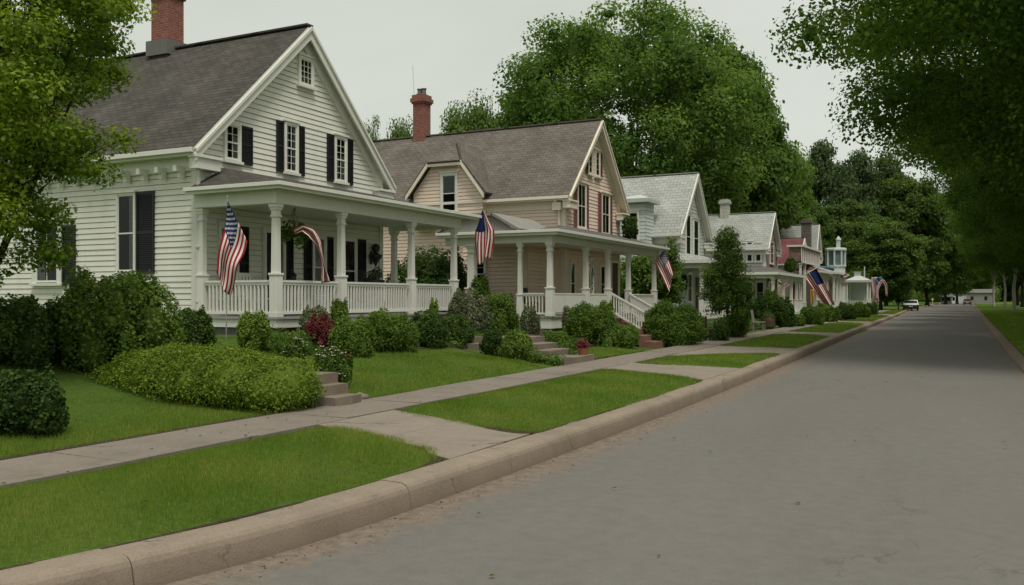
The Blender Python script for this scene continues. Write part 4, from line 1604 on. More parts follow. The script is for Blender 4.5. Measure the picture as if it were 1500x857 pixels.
# ================================================================== second house: beige with red shutters
X2, Y20, Y21, Y2m, Z2b, Z2e, Z2a = -14.0, 32.45, 38.75, 35.65, .78, 5.98, 9.22
h2 = gable_house('beige_house', 'beige clapboard house with brown shingle roof, wall dormer and faded red shutters', 'house',
                 X2, -27.5, Y20, Y21, Y2m, Z2b, Z2e, Z2a, 'beige', 'roof_brown', 'beige_trim', .35, .35, .15, rake=.22)
E2, S2 = wall_P('E', X2), wall_P('S', Y20)
chimney(h2, -23.05, -22.45, 35.35, 35.95, 8.4, 11.3, 'brick', pots=2)
q = MB(); q.tube([(-23.0, 35.4, 11.0), (-23.1, 35.4, 12.7)], .012, 4); q.build('antenna', 'steel', h2)
window(h2, E2, 33.7, 34.5, 4.62, 6.4, 2, 1, trim='beige_trim', shm='red_paint', sw=.3, curtain=[(.05, .3, .02, .98), (.7, .95, .02, .98)])
window(h2, E2, 36.45, 37.3, 4.55, 6.25, 2, 1, trim='beige_trim', shm='red_paint', sw=.34, curtain=[(.05, .45, .02, .98)])
window(h2, E2, 34.9, 35.25, 6.98, 8.0, 1, 4, trim='beige_trim', shutters='L', shm='wood', sw=.22, double=False, curtain=[(.1, .9, .0, .3)])
window(h2, E2, 35.7, 36.1, 6.98, 8.0, 1, 4, trim='beige_trim', shutters='R', shm='red_paint', sw=.3, double=False)
# the wall dormer breaking the eave, clipped flat at the top
dm = MB()
DY = Y20 - .42
DP = wall_P('S', DY)
dpoly = [(-20.85, 4.6), (-17.5, 4.6), (-17.5, 6.05), (-18.42, 7.26), (-19.95, 7.26), (-20.85, 6.15)]
siding(dm, DP, dpoly, .15)
for (u0, z0), (u1, z1) in zip(dpoly, dpoly[1:] + dpoly[:1]):
    dm.face([(u0, DY + .03, z0), (u1, DY + .03, z1), (u1, DY + 2.6, z1), (u0, DY + 2.6, z0)])
dmo = dm.build('dormer', 'beige', h2)
dr = MB()
F0 = DY - .28
for poly in ([(-21.1, F0, 5.95), (-19.98, F0, 7.32), (-19.18, F0 + 1.0, 8.3), (-19.18, 35.0, 8.3), (-21.1, 35.0, 5.95)],
             [(-17.26, F0, 5.95), (-17.26, 35.0, 5.95), (-19.18, 35.0, 8.3), (-19.18, F0 + 1.0, 8.3), (-18.38, F0, 7.32)],
             [(-19.98, F0, 7.32), (-18.38, F0, 7.32), (-19.18, F0 + 1.0, 8.3)]):
    e = Vector((0, 1, 0)) if len(poly) == 5 else Vector((1, 0, 0))
    n = (Vector(poly[1]) - Vector(poly[0])).cross(Vector(poly[2]) - Vector(poly[0])).normalized()
    if n.z < 0: n = -n
    v_ = n.cross(e)
    dr.slab([Vector(a_) + n * .12 for a_ in poly], n, .1, 0, 0, [(Vector(p_).dot(e), Vector(p_).dot(v_)) for p_ in poly])
dr.build('dormer_roof', ['roof_brown', 'beige_trim'], dmo)
db = MB()
for (u0, z0), (u1, z1) in (((-21.1, 5.95), (-19.98, 7.32)), ((-19.98, 7.32), (-18.39, 7.32)), ((-18.39, 7.32), (-17.3, 5.9))):
    db.slab([(u0, DY - .29, z0 + .1), (u1, DY - .29, z1 + .1), (u1, DY - .29, z1 - .1), (u0, DY - .29, z0 - .1)], (0, -1, 0), .05)
db.build('dormer_bargeboard', 'beige_trim', dmo)
window(h2, DP, -19.38, -18.75, 5.32, 6.85, 1, 1, trim='white_trim', shutters='', fr=.1, curtain=[(.06, .94, .5, .98)], sill=True)
# brackets and downpipe at the corner
d = MB()
d.tube([(X2 - .3, Y20 - .36, 5.6), (X2 - .2, Y20 - .12, 5.35), (X2 - .2, Y20 - .1, 4.9), (X2 - .2, Y20 - .1, 4.6)], .055, 8)
d.box(X2 - .42, X2 - .05, Y20 - .3, Y20 - .04, 5.2, 5.5)
d.build('downspout', 'beige_trim', h2)
f = MB(); f.box(-27.4, X2 + .03, Y20 - .04, Y21 + .04, .1, Z2b); f.build('foundation', 'stone', h2)

# wrap-around porch
QX, QY0, QY1, QF, QB = -12.5, 27.7, 39.6, 1.08, -15.6
ez = 3.98
p = MB()
p.box(X2 + .05, QX + .12, QY0 - .12, QY1, QF - .05, QF); p.box(QB, X2 + .049, QY0 - .12, Y20 - .06, QF - .05, QF)
p.box(X2 + .05, QX + .07, QY0 - .07, QY1 - .05, QF - .42, QF - .052, 1); p.box(QB + .05, X2 + .049, QY0 - .07, Y20 - .06, QF - .42, QF - .052, 1)
p.build('porch_floor', ['porch_floor', 'white_trim'], h2, bevel=.006)
f = MB(); f.box(QB + .1, QX, QY0, QY1 - .1, .2, QF - .43); f.build('porch_foundation', 'stone', h2)
K = (X2 + .03, Y20 - .03, 4.55)
C0, C1 = (QX + .4, QY0 - .35, ez), (QX + .4, QY1 + .45, ez)
porch_roof(h2, None, [[C0, C1, (X2 + .03, QY1 + .45, 4.55), K], [(QB - 1.2, QY0 - .35, ez), C0, K, (QB - 1.2, Y20 - .03, 4.55)]], 4.5, 'roof_mid')
c = MB()
xe, ya, yb, xb = QX + .4, QY0 - .35, QY1 + .45, QB - 1.2
c.box(X2 + .04, xe - .001, ya + .001, yb, ez - .05, ez - .005); c.box(xb, X2 + .039, ya + .001, Y20 - .06, ez - .05, ez - .005)
c.box(xe, xe + .05, ya - .05, yb, ez - .13, ez + .045); c.box(xb, xe, ya - .05, ya, ez - .13, ez + .045)
c.box(xe + .05, xe + .13, ya - .13, yb, ez - .04, ez + .055); c.box(xb, xe + .05, ya - .13, ya - .05, ez - .04, ez + .055)
c.build('porch_cornice', 'white_trim', h2, bevel=.006)
b = MB()
b.box(QX - .12, QX + .12, QY0 - .12, QY1 + .1, 3.62, ez - .052); b.box(QB - 1.0, QX - .121, QY0 - .12, QY0 + .12, 3.62, ez - .052)
b.build('porch_beam', 'white_trim', h2, bevel=.006)
c = MB(); c.box(X2 + .06, QX - .121, QY0 + .121, QY1, 3.72, 3.76); c.box(QB - 1, X2 + .059, QY0 + .121, Y20 - .06, 3.72, 3.76); c.build('porch_ceiling', 'beige_trim', h2)
# shed gable lying on the side roof
g = MB()
g.face([(QB - 1.1, ya - .02, ez + .05), (X2 + .4, ya - .02, ez + .05), (X2 - .55, ya + .0, 4.62), (QB - .2, ya + .0, 4.56)])
for (a_, b_) in (((QB - 1.25, ez + .1), (QB - .3, 4.62)), ((QB - .3, 4.62), (X2 - .5, 4.68)), ((X2 - .5, 4.68), (X2 + .55, ez + .12))):
    n = Vector((-(b_[1] - a_[1]), 0, b_[0] - a_[0])).normalized()
    g.slab([(a_[0], ya - .12, a_[1]), (b_[0], ya - .12, b_[1]), (b_[0], ya + 3.2, b_[1] + .0), (a_[0], ya + 3.2, a_[1] + .0)], n, .09)
g.build('porch_gable', 'weathered', h2)
for y in (QY0, 30.95, 33.3, 35.75, 39.3):
    post(h2, QX, y, QF, 3.618, .2)
post(h2, at_y(762, QY0)[0], QY0, .85, 3.618, .16)
post(h2, QB + .05, QY0 + .0, QF, 3.618, .3)
railing(h2, (QX, QY0 + .16), (QX, 30.8), QF, .78, bw=.1)
railing(h2, (QX, 31.1), (QX, 33.15), QF, .78, bw=.1)
railing(h2, (QX - .16, QY0), (at_y(762, QY0)[0] + .12, QY0), QF, .78)
railing(h2, (QX, 35.95), (QX, 39.15), QF, .78)
# entrance steps with their sloped rails between the third and fourth posts
st = MB()
for k in range(4):
    st.box(QX + .13 + .3 * k, QX + .13 + .3 * (k + 1) - .002, 33.5, 35.5, .2, QF - .17 - .17 * k)
sto = st.build('porch_step', 'brick_step', h2, bevel=.01)
railing(h2, (QX + .1, 33.45), (QX + 1.45, 33.45), QF, .82, drop=.75)
railing(h2, (QX + .1, 35.55), (QX + 1.45, 35.55), QF, .82, drop=.75)
# under the porch: a narrow beige wing wall with window, door and a tall arched window
wg = MB()
xa, xb_ = -17.6, -14.75
siding(wg, wall_P('S', 30.6), [(xa, .8), (xb_, .8), (xb_, 3.7), (xa, 3.7)], .15)
siding(wg, wall_P('E', xb_), [(30.6, .8), (32.4, .8), (32.4, 3.7), (30.6, 3.7)], .15)
wg.build('porch_bay', 'beige', h2)
window(h2, wall_P('S', 30.6), -17.25, -16.6, 1.9, 3.4, 2, 3, shutters='', fr=.07)
window(h2, E2, 32.95, 33.35, 1.5, 3.1, 1, 1, trim='beige_trim', shutters='', fr=.07)
# arched window: frame strips following the arch
aw = MB()
ac, ar, az = 35.1, .62, 2.55
pts = [(ac - ar, 1.3), (ac - ar, az)] + [(ac - ar * math.cos(t), az + .85 * math.sin(t)) for t in np.linspace(.15, math.pi - .15, 11)] + [(ac + ar, az), (ac + ar, 1.3)]
for a_, b_ in zip(pts, pts[1:]):
    aw.bar(E2(a_[0], .06, a_[1]), E2(b_[0], .06, b_[1]), .1, .09, 0, up=(1, 0, 0))
aw.face([E2(u, .024, z) for u, z in pts], 1)
aw.bar(E2(ac, .05, 1.3), E2(ac, .05, 3.35), .05, .05, 0, up=(1, 0, 0))
awo = aw.build('arched_window', ['beige_trim', 'dark_int'], h2)
q = MB()
for s in (-1, 1):
    u0 = ac + s * .38
    q.face([E2(u0 - .14, .04, 1.35), E2(u0 + .14, .045, 1.35), E2(u0 + .1, .045, 2.95), E2(u0 - .1, .04, 2.95)])
q.build('curtain', 'tan_int', awo)
q = MB(); q.face([E2(u, .046, z) for u, z in pts]); q.build('pane', 'glass', awo)
window(h2, E2, 36.3, 36.75, 1.5, 3.1, 1, 1, trim='beige_trim', shutters='', fr=.07)
door = MB(); pbox(door, E2, 37.6, 38.4, .02, .06, QF + .02, 3.3); do = door.build('door', 'wood', h2)
q = MB()
for a_, b_, z0, z1 in ((37.5, 37.6, QF, 3.3), (38.4, 38.5, QF, 3.3), (37.48, 38.52, 3.3, 3.42)):
    pbox(q, E2, a_, b_, .02, .1, z0, z1)
q.build('door_frame', 'beige_trim', do)
yq, dq = at_x(779, -13.6)
ch = empty('porch_chair', (-13.6, yq, QF), 'black low-backed chair at the corner of the beige house porch', 'chair')
q = MB(); q.box(-13.9, -13.4, yq - .28, yq + .28, QF + .42, QF + .5); q.build('seat', 'iron', ch, bevel=.02)
q = MB(); q.box(-13.96, -13.88, yq - .28, yq + .28, QF + .5, QF + 1.0); q.build('backrest', 'iron', ch, bevel=.03)
for sx in (-13.85, -13.45):
    for sy in (-.24, .24):
        q = MB(); q.box(sx - .02, sx + .02, yq + sy - .02, yq + sy + .02, QF, QF + .42); q.build('leg', 'iron', ch)


# ================================================================== the smaller houses farther along
def porch(root, Xw, Xf, Y0, Y1, zf, ze, zt_, ys, roofm='roof_mid', trim='white_trim', wrap=None, w=.2, rails=True, zg=.2):
    p = MB()
    p.box(Xw + .05, Xf + .1, Y0, Y1, zf - .18, zf)
    p.box(Xw + .06, Xf, Y0 + .1, Y1 - .1, zg - .2, zf - .181)
    if wrap:
        p.box(wrap[0], Xw + .049, Y0, wrap[1] - .06, zf - .18, zf)
        p.box(wrap[0], Xw + .059, Y0 + .1, wrap[1] - .06, zg - .2, zf - .181)
    p.build('porch_floor', trim, root)
    Ka = (Xw + .03, (wrap[1] - .03) if wrap else Y0 + .5, zt_)
    C0, C1 = (Xf + .35, Y0 - .3, ze), (Xf + .35, Y1 + .3, ze)
    fc = [[C0, C1, (Xw + .03, Y1 - .5, zt_), Ka], [C1, (Xw + .03, Y1 + .3, ze), (Xw + .03, Y1 - .5, zt_)]]
    fc.append([(wrap[0], Y0 - .3, ze), C0, Ka, (wrap[0], wrap[1] - .03, zt_)] if wrap else [(Xw + .03, Y0 - .3, ze), C0, Ka])
    porch_roof(root, None, fc, zt_, roofm)
    c = MB()
    xe, ya, yb = Xf + .35, Y0 - .3, Y1 + .3
    xl = wrap[0] if wrap else Xw + .05
    c.box(xe, xe + .09, ya - .09, yb + .09, ze - .14, ze + .05)
    c.box(xl, xe - .001, ya - .09, ya, ze - .14, ze + .05)
    c.box(Xw + .05, xe - .001, yb, yb + .09, ze - .14, ze + .05)
    c.box(Xf - .1, Xf + .1, Y0 - .1, Y1 + .1, ze - .4, ze - .03)
    c.box(xl, Xf - .101, Y0 - .1, Y0 + .1, ze - .4, ze - .03)
    c.build('porch_cornice', trim, root)
    for y in ys:
        post(root, Xf, y, zf, ze - .402, w)
    if rails:
        for a_, b_ in zip(ys, ys[1:]):
            railing(root, (Xf, a_ + w * .7), (Xf, b_ - w * .7), zf, .75, trim, gap=.16, bw=.06)


X3 = -14.0
h3 = gable_house('pale_grey_house', 'pale grey house with whitish shingle roof and blue-white gable, behind the tall columnar tree', 'house', X3, -25, 48.1, 54.3, 51.25, .42, 5.55, 8.9, 'grey_white', 'roof_pale', 'white_trim', .35, .4, .2, rake=.3)
E3 = wall_P('E', X3)
window(h3, E3, 49.85, 50.75, 4.0, 6.5, 1, 1, shutters='', back='teal_glass', fr=.12)
window(h3, E3, 51.5, 52.5, 4.2, 6.3, 1, 1, shutters='', back='teal_glass', fr=.12)
by = MB()
siding(by, wall_P('S', 46.6), [(-17.1, .3), (-15.3, .3), (-15.3, 6.95), (-17.1, 6.95)], .2)
siding(by, wall_P('E', -15.3), [(46.6, .3), (48.05, .3), (48.05, 6.95), (46.6, 6.95)], .2)
siding(by, wall_P('W', -17.1), [(46.6, .3), (48.05, .3), (48.05, 6.95), (46.6, 6.95)], .2)
byo = by.build('side_bay', 'bluewhite', h3)
q = MB()
q.box(-17.4, -15.0, 46.3, 48.3, 6.95, 7.15)
for (a_, b_, c_) in (((-17.4, 46.3), (-15.0, 46.3), (-16.2, 48.4)), ((-15.0, 46.3), (-15.0, 48.6), (-16.2, 48.4)), ((-17.4, 48.6), (-17.4, 46.3), (-16.2, 48.4))):
    q.face([(*a_, 7.16), (*b_, 7.16), (*c_, 7.6)])
q.build('bay_roof', 'grey_white', byo)
window(h3, wall_P('S', 46.6), -16.4, -15.75, 4.8, 6.4, 1, 1, shutters='', fr=.1)
porch(h3, X3, -12.5, 47.6, 54.0, .75, 3.75, 4.25, (47.7, 49.3, 51.6, 53.9), 'roof_pale', wrap=(-17, 48.1))
window(h3, E3, 50.2, 51.0, 1.5, 3.1, 2, 1, shutters='')
door = MB(); pbox(door, E3, 52.0, 52.9, .03, .07, .77, 2.95); door.build('door', 'wood', h3)
q = MB(); q.lathe((-13.95, 49.3, 2.6), [(.18, 0), (.42, .02), (.46, .08), (.42, .14), (.18, .16)], 18, axis='x')
wr = q.build('wreath', 'l_dark', None, loc=(-13.95, 49.3, 2.6), smooth=True); tag(wr, 'round dark evergreen wreath on the front of the pale grey house', 'wreath')

X4 = -14.0
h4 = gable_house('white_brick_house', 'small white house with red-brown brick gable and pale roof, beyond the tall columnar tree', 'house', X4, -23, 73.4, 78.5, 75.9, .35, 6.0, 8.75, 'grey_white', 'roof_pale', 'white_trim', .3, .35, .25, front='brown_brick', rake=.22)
E4, S4 = wall_P('E', X4), wall_P('S', 73.4)
chimney(h4, -18.2, -17.5, 75.5, 76.2, 8.2, 10.1, 'pale_brick')
for a_ in (-14.75, -15.45, -16.15):
    window(h4, S4, a_, a_ + .38, 4.7, 6.1 if a_ != -15.45 else 6.25, 1, 1, shutters='', fr=.1)
window(h4, E4, 75.2, 76.6, 4.6, 6.3, 2, 2, shutters='')
porch(h4, X4, -12.0, 65.6, 78.4, .6, 3.55, 4.25, (65.7, 69.8, 73.5, 76, 78.3), 'roof_mid', wrap=(-19, 73.4), w=.24, rails=False)
for a_ in (-14.7, -15.6, -16.5):
    window(h4, S4, a_, a_ + .55, 1.3, 3.0, 1, 1, shutters='', fr=.12)
railing(h4, (-12, 66), (-12, 69.6), .6, .8, gap=.3, bw=.12)
window(h4, E4, 74.4, 75.4, 1.2, 3, 1, 1, shutters='')

X5 = -11.9
h5 = gable_house('red_roof_house', 'small house with a red shingle roof and red-brown front behind draped flags', 'house', X5 - 1.6, -25, 85.2, 91.4, 88.3, .3, 5.0, 7.35, 'brown_brick' and 'beige', 'roof_red', 'white_trim', .3, .3, .25, front='brown_brick')
porch(h5, X5 - 1.6, -11.6, 85.2, 92, .55, 4.2, 5.0, (85.3, 87.5, 89.7, 91.9), 'roof_red', w=.26, rails=False)
q = MB()
q.box(-13.35, -12.3, 80.5, 91.6, 4.95, 6.2, 0)
for k in range(12):
    yk = 80.5 + k * 1.0
    q.box(-12.3, -12.22, yk - .09, yk + .09, 4.95, 6.2, 1)
q.box(-13.5, -12.1, 80.3, 91.8, 6.2, 6.36, 1)
q.box(-12.29, -12.2, 80.5, 91.6, 4.8, 4.949, 1)
q.build('gallery', ['brown_brick', 'white_trim'], h5)
for yk in (80.7, 83):
    post(h5, -12.4, yk, .3, 4.79, .24)
window(h5, wall_P('E', X5 - 1.6), 86.2, 87.1, 1.3, 3, 1, 1, shutters='LR', shm='red_paint')
door = MB(); pbox(door, wall_P('E', X5 - 1.6), 88.2, 89.2, .04, .08, .57, 2.9); door.build('door', 'red_paint', h5)
cx5, cy5 = at_d(1182, 91)
chimney(h5, cx5 - .5, cx5 + .4, cy5 - .45, cy5 + .45, .2, 9.75, 'grey_stone')

h6 = gable_house('white_shingle_house', 'narrow white house with a steep shingled gable beside a grey chimney', 'house', -13.3, -20, 95.3, 99.3, 97.2, .3, 6.2, 9.3, 'white', 'roof_pale', 'white_trim', .25, .3, .3)
E6 = wall_P('E', -13.3)
window(h6, E6, 96.6, 97.9, 5.0, 6.6, 2, 2, shutters='')
porch(h6, -13.3, -11.3, 94.6, 104, .5, 4.3, 5.0, (94.7, 97.3, 100, 103.9), 'roof_pale', w=.25, rails=False)
door = MB(); pbox(door, E6, 96.4, 97.3, .03, .07, .52, 2.8); door.build('door', 'red_paint', h6)
window(h6, E6, 98, 98.8, 1.2, 2.9, 1, 1, shutters='')
# turret of pale blue glass on its corner
tq = MB()
tx, ty = at_d(1224, 98)
tq.lathe((tx, ty, .2), [(1.0, 0), (1.0, 4.9), (1.12, 5.0), (1.12, 5.15)], 8)
tq.lathe((tx, ty, 6.95), [(1.15, 0), (1.15, .2), (1.0, .28), (.95, .3)], 8)
for k in range(8):
    t = 6.283 * k / 8
    tq.bar((tx + math.cos(t), ty + math.sin(t), 5.2), (tx + math.cos(t), ty + math.sin(t), 7.0), .16, .16)
tq.box(tx + .1, tx + .5, ty - .3, ty + .1, 7.2, 8.1)
tq.lathe((tx + .3, ty - .1, 8.1), [(.3, 0), (.3, .08), (.05, .45)], 6)
tur = tq.build('turret', 'bluewhite', h6)
q = MB(); q.lathe((tx, ty, 5.3), [(.93, 0), (.93, 1.6)], 8); q.build('pane', 'teal_glass', tur)

# white open pavilion with a flat-hipped roof
gx0, gy = at_d(1241, 104)[0], 106.0
gx1 = at_y(1271, gy)[0]
gx0 = at_y(1241, gy)[0]
zb5 = .25
pv = empty('pavilion', ((gx0 + gx1) / 2, gy, zb5), 'small white open pavilion with hipped roof beside the far front walk', 'pavilion')
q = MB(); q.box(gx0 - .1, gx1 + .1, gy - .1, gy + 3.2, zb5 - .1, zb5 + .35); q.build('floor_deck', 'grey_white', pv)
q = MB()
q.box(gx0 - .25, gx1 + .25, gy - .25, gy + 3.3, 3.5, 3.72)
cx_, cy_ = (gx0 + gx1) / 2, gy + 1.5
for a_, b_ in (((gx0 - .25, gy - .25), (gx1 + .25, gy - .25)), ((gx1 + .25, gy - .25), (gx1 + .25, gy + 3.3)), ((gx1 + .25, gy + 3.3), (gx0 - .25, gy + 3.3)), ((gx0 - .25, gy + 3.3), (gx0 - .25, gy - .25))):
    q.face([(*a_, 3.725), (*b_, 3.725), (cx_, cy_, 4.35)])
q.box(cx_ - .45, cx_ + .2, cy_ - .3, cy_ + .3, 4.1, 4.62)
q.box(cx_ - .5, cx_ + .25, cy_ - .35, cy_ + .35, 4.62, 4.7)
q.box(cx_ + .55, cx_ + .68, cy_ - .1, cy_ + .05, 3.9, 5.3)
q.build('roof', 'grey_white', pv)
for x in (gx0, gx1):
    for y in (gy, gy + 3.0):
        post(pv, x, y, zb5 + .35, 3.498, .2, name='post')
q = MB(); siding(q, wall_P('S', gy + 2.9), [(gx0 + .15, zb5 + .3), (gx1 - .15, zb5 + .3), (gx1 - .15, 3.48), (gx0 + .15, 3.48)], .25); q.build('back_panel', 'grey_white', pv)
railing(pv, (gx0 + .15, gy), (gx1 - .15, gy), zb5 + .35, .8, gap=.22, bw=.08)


# ------------------------------------------------------------------ flags and bunting
def pp(px, py, d):
    x, y = at_d(px, d)
    return Vector((x, y, zat(py, d)))


def cloth(root, name, Pf, nu, nv, mat, uvmap=True, th=.004):
    mb = MB()
    g = [[Pf(i / nu, j / nv) for j in range(nv + 1)] for i in range(nu + 1)]
    for i in range(nu):
        for j in range(nv):
            mb.face([g[i][j], g[i + 1][j], g[i + 1][j + 1], g[i][j + 1]], 0, [(i / nu, j / nv), ((i + 1) / nu, j / nv), ((i + 1) / nu, (j + 1) / nv), (i / nu, (j + 1) / nv)])
    o = mb.build(name, mat, root)
    import bmesh
    bm = bmesh.new(); bm.from_mesh(o.data); bmesh.ops.remove_doubles(bm, verts=bm.verts, dist=1e-5)
    for f_ in bm.faces: f_.smooth = True
    bm.to_mesh(o.data); bm.free()
    s = o.modifiers.new('Solidify', 'SOLIDIFY'); s.thickness = th; s.offset = 0
    return o


def stars(root, cl, Pf, s=.026):
    mb = MB()
    for r in range(9):
        for c in range(6 if r % 2 == 0 else 5):
            u0 = .4 * ((c + .5) / 6 + (.0 if r % 2 == 0 else 1 / 12))
            v0 = (7 / 13) * (r + .7) / 9.5
            base, du, dv = Pf(u0, v0), Pf(u0 + .01, v0) - Pf(u0, v0), Pf(u0, v0 + .01) - Pf(u0, v0)
            n = du.cross(dv)
            if n.length < 1e-9: continue
            n.normalize()
            for sg in (.005, -.005):
                pts = []
                for k in range(10):
                    t = math.pi * k / 5
                    rr = s * (1 if k % 2 == 0 else .45)
                    pts.append(Pf(min(.4, max(0, u0 + rr * math.sin(t) * .75)), max(0, v0 - rr * math.cos(t) * 1.1)) + n * sg)
                mb.face(pts)
    return mb.build('star_field', 'star', cl)


def flag(name, label, Pf, pole, loc, group=None, nu=26, nv=26, star=True, r=.018, mat='flag'):
    root = empty(name, loc, label, 'flag', group)
    cl = cloth(root, 'cloth', Pf, nu, nv, mat)
    if star: stars(root, cl, Pf)
    if pole:
        q = MB(); q.tube(pole, r, 8)
        e = Vector(pole[-1]); q.lathe(tuple(e), [(r, -.02), (r * 1.5, .02), (r * .6, .05)], 8)
        q.build('flagpole', 'steel', root, smooth=False)
    return root


def lerp_list(L, t):
    n = len(L) - 1
    k = min(n - 1, int(t * n))
    f_ = t * n - k
    return L[k] + (L[k + 1] - L[k]) * f_


D1 = 18.4


def flag1(u, v):
    """caught at the pole head: the hoist falls to the right, the fly hangs down to the left in folds"""
    h0, h1 = Vector((333.5, 294)), Vector((362, 353))
    f0, f1 = Vector((317, 399)), Vector((337, 434))
    a_ = h0.lerp(h1, v)
    b_ = f0.lerp(f1, v)
    p = a_.lerp(b_, u)
    p.x += 3.2 * math.sin(u * 6.0 + v * 2.0) * (u * (1 - u) * 3) + 1.5 * math.sin(v * 9) * u
    p.y += 7 * math.sin(v * math.pi) * u + 5 * math.sin(u * 7) * v * (1 - u)
    dd = D1 - .1 + .10 * math.sin(v * 10 + u * 5) * (.15 + u * .8) + .04 * math.sin(u * 9)
    return pp(p.x, p.y, dd)


b0 = pp(331.5, 470, D1); b0.z = tz(b0.x, b0.y) - .1
flag('flag', 'stars and stripes flag hanging on an upright pole at the white porch left end', flag1, [b0, pp(333, 290, D1)], pp(331.5, 470, D1), 'flags on the front porches', r=.013)


def flag3(u, v):
    w = float(np.interp(u, [0, .2, .4, .6, 1], [3, 14, 28, 29, 20]))
    cx = float(np.interp(u, [0, .35, 1], [707.5, 710, 708]))
    fold = math.sin(v * 13 + u * 2)
    d = 28.3 + .12 * fold * (.2 + u) 
    return pp(cx + (v - .5) * w + 1.0 * fold * u, 309 + 74 * u + 5 * math.sin(v * 6) * u, d)


flag('flag', 'bunched stars and stripes flag on a slanting pole at the beige porch near corner', flag3, [pp(722, 342, 28.6), pp(706, 306, 28.3)], pp(710, 350, 28.4), 'flags on the front porches', star=False)


def flag4(u, v):
    a = Vector((973 + (958.5 - 973) * v, 366 + (384 - 366) * v))
    b = Vector((986 + (980 - 986) * v, 400 + (430 - 400) * v))
    p = a.lerp(b, u)
    d = 40.6 + .16 * math.sin(v * 9 + u * 3) * u
    return pp(p.x + 1.2 * math.sin(u * 3.1), p.y, d)


flag('flag', 'stars and stripes flag sloping from a slanting pole at the beige porch far corner', flag4, [pp(952, 391, 40.6), pp(976, 362, 40.6)], pp(965, 390, 40.6), 'flags on the front porches', star=True)
q = MB()


def flag5(u, v):
    a = Vector((1196 + (1176 - 1196) * v, 393 + (404 - 393) * v))
    b = Vector((1223 + (1209 - 1223) * v, 446 + (449 - 446) * v))
    p = a.lerp(b, u)
    return pp(p.x, p.y, 80 + .3 * math.sin(v * 10) * (.3 + u))


flag('flag', 'large striped flag draped down from the porch eave of the red-roofed house', flag5, [pp(1170, 408, 80), pp(1200, 390, 80)], pp(1190, 440, 80), 'flags on the front porches', star=False, r=.05)

# swag of striped bunting inside the first porch, hung from the ceiling to the rail
AR = [Vector((431, 339)), Vector((444, 334)), Vector((456, 341)), Vector((466, 356)), Vector((472, 378)), Vector((475, 398)), Vector((477, 414))]


def swag(u, v):
    c = lerp_list(AR, u); t = (lerp_list(AR, min(1, u + .04)) - lerp_list(AR, max(0, u - .04))).normalized()
    n = Vector((-t.y, t.x))
    p = c + n * ((v - .5) * (9 + 3 * math.sin(u * 7)) + 1.2 * math.sin(u * 11 + v * 4))
    return pp(p.x, p.y, 20.5 + .09 * math.sin(v * 11 + u * 3))


sw = empty('bunting', pp(477, 416, 20.55), 'red, white and blue striped bunting curving down inside the white porch', 'bunting')
cloth(sw, 'cloth', lambda u, v: swag(u, v), 30, 13, 'stripes')
q = MB(); q.tube([pp(431, 339, 20.55), pp(428, 320, 20.6), pp(433, 304, 20.6)], .012, 5); q.build('cord', 'wood', sw)


def ribbon(name, label, pts, w, d, mat, cat='bunting', wav=.1):
    V_ = [Vector(p) for p in pts]

    def f_(u, v):
        c = lerp_list(V_, u); t = (lerp_list(V_, min(1, u + .08)) - lerp_list(V_, max(0, u - .08))).normalized()
        n = Vector((-t.y, t.x))
        p = c + n * (v - .5) * w
        return pp(p.x, p.y, d + wav * math.sin(v * 9 + u * 5))
    c = cloth(None, name, f_, 16, 8, mat, th=.02)
    o = Vector(pp(*pts[-1], d))
    for vt in c.data.vertices: vt.co -= o
    c.location = o
    tag(c, label, cat)
    return c


ribbon('bunting', 'striped bunting looped over the far pink cloth beyond the pavilion', [(1284, 440), (1285, 424), (1289, 414), (1294, 411), (1298, 418), (1299, 434)], 4, 108, 'stripes')
ribbon('banner', 'pink cloth banner hanging beyond the white pavilion', [(1281, 406), (1282, 424), (1283, 444)], 9, 108.5, 'pinkcloth', 'banner')
ribbon('banner', 'dark blue cloth banner above the looped bunting', [(1287, 406), (1289, 412), (1290, 420)], 10, 108.3, 'bluecloth', 'banner')
ribbon('banner', 'red hanging banner on the porch of the red-roofed house', [(1164, 408), (1165, 425), (1165, 442)], 7, 80.5, 'redcloth', 'banner')
ribbon('banner', 'orange and yellow banner beside the large striped flag', [(1190, 424), (1190, 436), (1189, 446)], 5, 79.5, 'yellowcloth', 'banner')
ribbon('bunting', 'blue cloth swag along the porch roof under the pale blue turret', [(1195, 398), (1204, 394), (1212, 395), (1221, 398)], 9, 92, 'bluecloth')
ribbon('bunting', 'pink cloth swag on the porch roof right of the pale blue turret', [(1225, 402), (1233, 404), (1241, 404)], 7, 94, 'pinkcloth')
ribbon('bunting', 'striped swag along the porch eave left of the large flag', [(1160, 412), (1168, 410), (1174, 409), (1180, 405)], 5, 79.8, 'stripes')
ribbon('bunting', 'red striped bunting curved between far porch posts', [(1222, 446), (1223, 430), (1227, 420), (1235, 416), (1240, 418)], 4, 96, 'stripes')

for pts_, w_, d_, mt_, lb_ in [
    ([(1141, 412), (1150, 419), (1160, 413)], 5, 77, 'stripes', 'striped swag on the porch of the brick-gabled house'),
    ([(1206, 410), (1209, 425), (1207, 442)], 6, 88, 'redcloth', 'red cloth hanging behind the large striped flag'),
    ([(1214, 412), (1219, 419), (1226, 412)], 5, 93, 'stripes', 'striped swag under the pale blue turret'),
    ([(1246, 413), (1255, 419), (1266, 413)], 4, 102.5, 'pinkcloth', 'pink swag across the front of the white pavilion')]:
    ribbon('bunting', lb_, pts_, w_, d_, mt_)

